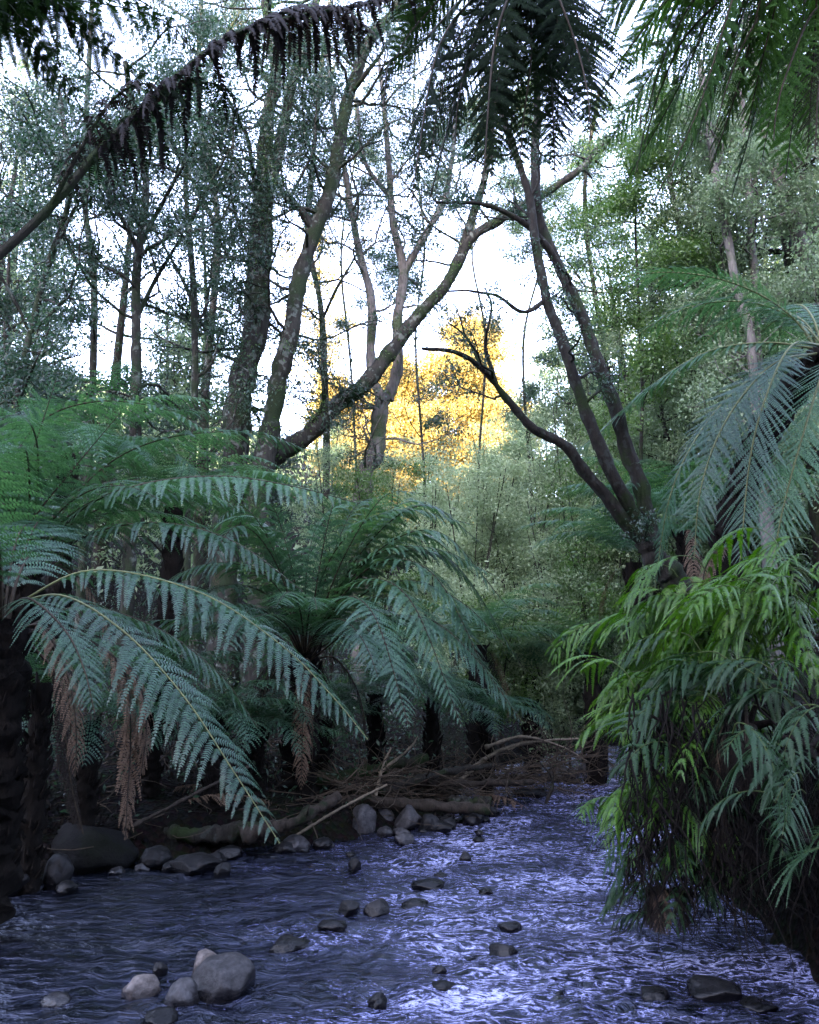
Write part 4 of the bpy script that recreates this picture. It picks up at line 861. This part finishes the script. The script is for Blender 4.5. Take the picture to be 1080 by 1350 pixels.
# ------------------------------------------------------------------ driftwood
def stick(name, label, cat, ctrl, w0, w1, seed, mat=None, group='driftwood on the left shore', twigs=0):
    rng = np.random.default_rng(seed); P = spline(AT(ctrl), 52); Y = ctrl[0][2]
    P = P+np.cumsum(rng.normal(0, w2r(w0, Y)*.10, P.shape), 0)*.4
    V, F = rough_tube(P, np.linspace(w2r(w0, Y), w2r(w1, Y), 52)*(1+.08*rng.normal(0, 1, 52)), 12 if w0 > 8 else 6, rng, .45, 9)
    t = len(V); k = 12 if w0 > 8 else 6
    Fs = [F, np.array([list(range(k))[::-1]]), np.array([list(range(t-k, t))])]
    mb = MB(); mb.V = [V]; mb.F = Fs; mb.n = len(V)
    for q in range(twigs):
        j = rng.integers(8, 50); d = rng.normal(0, 1, 3); d[2] = abs(d[2])*.7
        mb.add(*tube(wander(P[j], d, rng.uniform(.15, .5), 6, rng, .3), np.linspace(w2r(w1, Y)*.6, .0015, 6), 4))
    o = mb.build(name, mat or M_WOOD); move_origin(o, P[0]); tag(o, label, cat, group); return o
for i, a in enumerate([
    ('log', 'thick dark log lying along the left water edge under the long frond', [(172, 1100, 7.0), (260, 1100, 6.95), (350, 1094, 6.95)], 22, 19, M_BARKD, 0),
    ('log', 'weathered brown log sloping up to the right from the thick dark log', [(318, 1102, 6.9), (380, 1085, 6.95), (420, 1062, 7.1), (447, 1040, 7.3)], 20, 12, M_WOOD, 1),
    ('log', 'straight brown log lying level behind the cobble row', [(420, 1057, 7.9), (530, 1056, 7.9), (645, 1060, 8.0)], 16, 13, M_WOOD, 2),
    ('log', 'long thin log above the level log, running to the twig pile', [(470, 1036, 8.4), (570, 1030, 8.6), (700, 1028, 9.2)], 12, 8, M_WOOD, 3),
    ('log', 'short sawn looking log stub at the right end of the shore', [(590, 1058, 8.3), (622, 1062, 8.3), (645, 1064, 8.3)], 18, 17, M_BARKD, 0),
    ('log', 'bare pole lying across the stream at the bend', [(600, 1030, 9.8), (690, 1026, 10), (765, 1032, 10.2)], 9, 6, M_WOOD, 4),
    ('log', 'mossy log half hidden under the middle fern', [(400, 1030, 8.2), (470, 1020, 8.4), (560, 1000, 8.9)], 18, 12, M_BARKM, 0),
    ('log', 'dark log beneath the bronze crowned small fern', [(500, 1045, 8.1), (580, 1020, 8.5), (650, 1010, 9.0)], 12, 7, M_BARKD, 2),
    ('branch', 'long dead branch slanting up left of the dead frond tip', [(175, 1090, 6.3), (250, 1050, 6.5), (330, 1010, 6.8)], 6, 3, M_WOOD, 2),
    ('branch', 'thin pale stick slanting up right behind the weathered log', [(390, 1102, 7.2), (450, 1065, 7.4), (510, 1035, 7.6)], 4, 2.5, M_TWIG, 0),
    ('branch', 'pale arched branch over the twig pile at the bend', [(600, 1035, 9.0), (640, 1000, 9.3), (690, 980, 9.6), (765, 974, 10)], 6, 3, M_TWIG, 5),
    ('branch', 'second pale branch dipping right across the twig pile', [(640, 985, 9.3), (690, 972, 9.5), (740, 985, 9.8), (775, 1005, 10)], 5, 2, M_TWIG, 5),
    ('branch', 'forked pale branch at the left of the twig pile', [(500, 1020, 8.3), (540, 985, 8.5), (550, 970, 8.6)], 5, 2, M_TWIG, 3),
    ('branch', 'curved white stick standing up above the cobble row', [(495, 1050, 7.9), (505, 1010, 8.0), (515, 985, 8.1)], 5, 2, M_TWIG, 2),
    ('branch', 'dark snag standing in the water at the bend', [(720, 1060, 8.9), (728, 1030, 8.9), (712, 1005, 8.9)], 6, 2, M_BARKD, 6),
    ('branch', 'thin stick poking into the water at the lower left', [(8, 1300, 4.35), (32, 1308, 4.3), (46, 1335, 4.15)], 5, 3, M_BARKD, 0),
    ('branch', 'bent twig rising from the bright water right of centre', [(640, 1180, 5.8), (622, 1165, 5.8), (612, 1150, 5.8)], 1.6, 1, M_BARKD, 0)]):
    stick(a[0], a[1], a[0], a[2], a[3], a[4], 500+i, a[5], twigs=a[6])
rng = np.random.default_rng(12); mb = MB()
for q in range(520):
    px = rng.uniform(440, 790); cy = 1040-max(0, px-560)*.16; Y = np.interp(px, [440, 600, 780], [7.7, 8.8, 10.2])+rng.uniform(-.3, .6)
    p = at(px, cy+rng.normal(0, 14), Y); d = np.array([rng.normal(0, 1), rng.normal(0, .5), rng.normal(0, .35)])
    r = rng.uniform(.002, .008); mb.add(*tube(wander(p, d, rng.uniform(.3, 1.1), 7, rng, .22, -.02), np.linspace(r, r*.3, 7), 4))
tag(mb.build('twig_debris', M_DRY), 'tangled dead twigs washed up along the left shore and bend', 'twigs', kind='stuff')


# fallen dead fronds and litter on the left shore
rngf = np.random.default_rng(44)
for q, (px, py, Y, lab) in enumerate([
    (60, 1110, 5.9, 'dead fern frond fallen at the foot of the dark left trunk'), (230, 1080, 7.1, 'dead fern frond fallen behind the thick dark log'),
    (330, 1065, 7.4, 'dead fern frond fallen above the weathered log'), (440, 1030, 7.8, 'dead fern frond fallen beside the mossy log'),
    (560, 1045, 8.4, 'dead fern frond fallen among the twigs above the cobbles'), (610, 1020, 9.0, 'dead fern frond fallen at the left end of the twig pile'),
    (180, 1060, 6.8, 'dead fern frond fallen behind the rusty hanging frond'), (690, 1000, 9.8, 'dead fern frond fallen on the twig pile at the bend')]):
    p = at(px, py, Y); p[2] = tz(p[0], p[1])+.12
    sp = arch(p, rngf.uniform(-.8, .8)+(0 if q % 2 else 2.6), rngf.uniform(.7, 1.2), .3, -.5, rngf)
    o = frond('fallen_frond', sp, .2, 24, 10, M_DEAD if q % 3 else M_DEADD, M_WOOD, None, rngf, droop=1.0, pl=.2, curl=.7, ragged=.5, rachis=False)
    move_origin(o, sp[0]); tag(o, lab, 'fallen frond', 'fallen fronds on the left shore')
mb = MB()
for q in range(700):
    x = rngf.uniform(-5, 1.5); y = rngf.uniform(5.5, 10.5); z = tz(x, y)
    if z < .08: continue
    r = rngf.uniform(.002, .009); mb.add(*tube(wander(np.array([x, y, z+rngf.uniform(0, .12)]), rngf.normal(0, 1, 3)*np.array([1, 1, .35]), rngf.uniform(.15, .8), 6, rngf, .2, -.01), np.linspace(r, r*.4, 6), 4))
tag(mb.build('twig_litter', M_DRY), 'dead twigs littering the dark left bank under the ferns', 'twigs', kind='stuff')

rngp = np.random.default_rng(61)
for q in range(40):
    if q < 30:
        Y = rngp.uniform(5.9, 9.2); x = np.interp(Y, LY, LX)+rngp.normal(.05, .16); px = 540+1080*x/(Y*1.0); lab = 'small wet pebble among many along the dark left water edge'
    else:
        Y = rngp.uniform(4.2, 8.5); x = rngp.uniform(-1.4, 1.3); px = 540+1080*x/Y; lab = 'small dark pebble barely breaking the rippling water'
    c = 1.6/Y; py = 675+1080*math.tan(math.atan(c)+PITCH)
    sz = rngp.uniform(8, 22) if q < 30 else rngp.uniform(8, 15)
    rock(lab, px, py, sz*1.3, sz*.8, 600+q, [M_ROCKD, M_ROCKD, M_ROCK][q % 3], sharp=[0, .5, .8][q % 3], group='small pebbles at the shore' if q < 30 else 'small pebbles in the water', sink=.25)
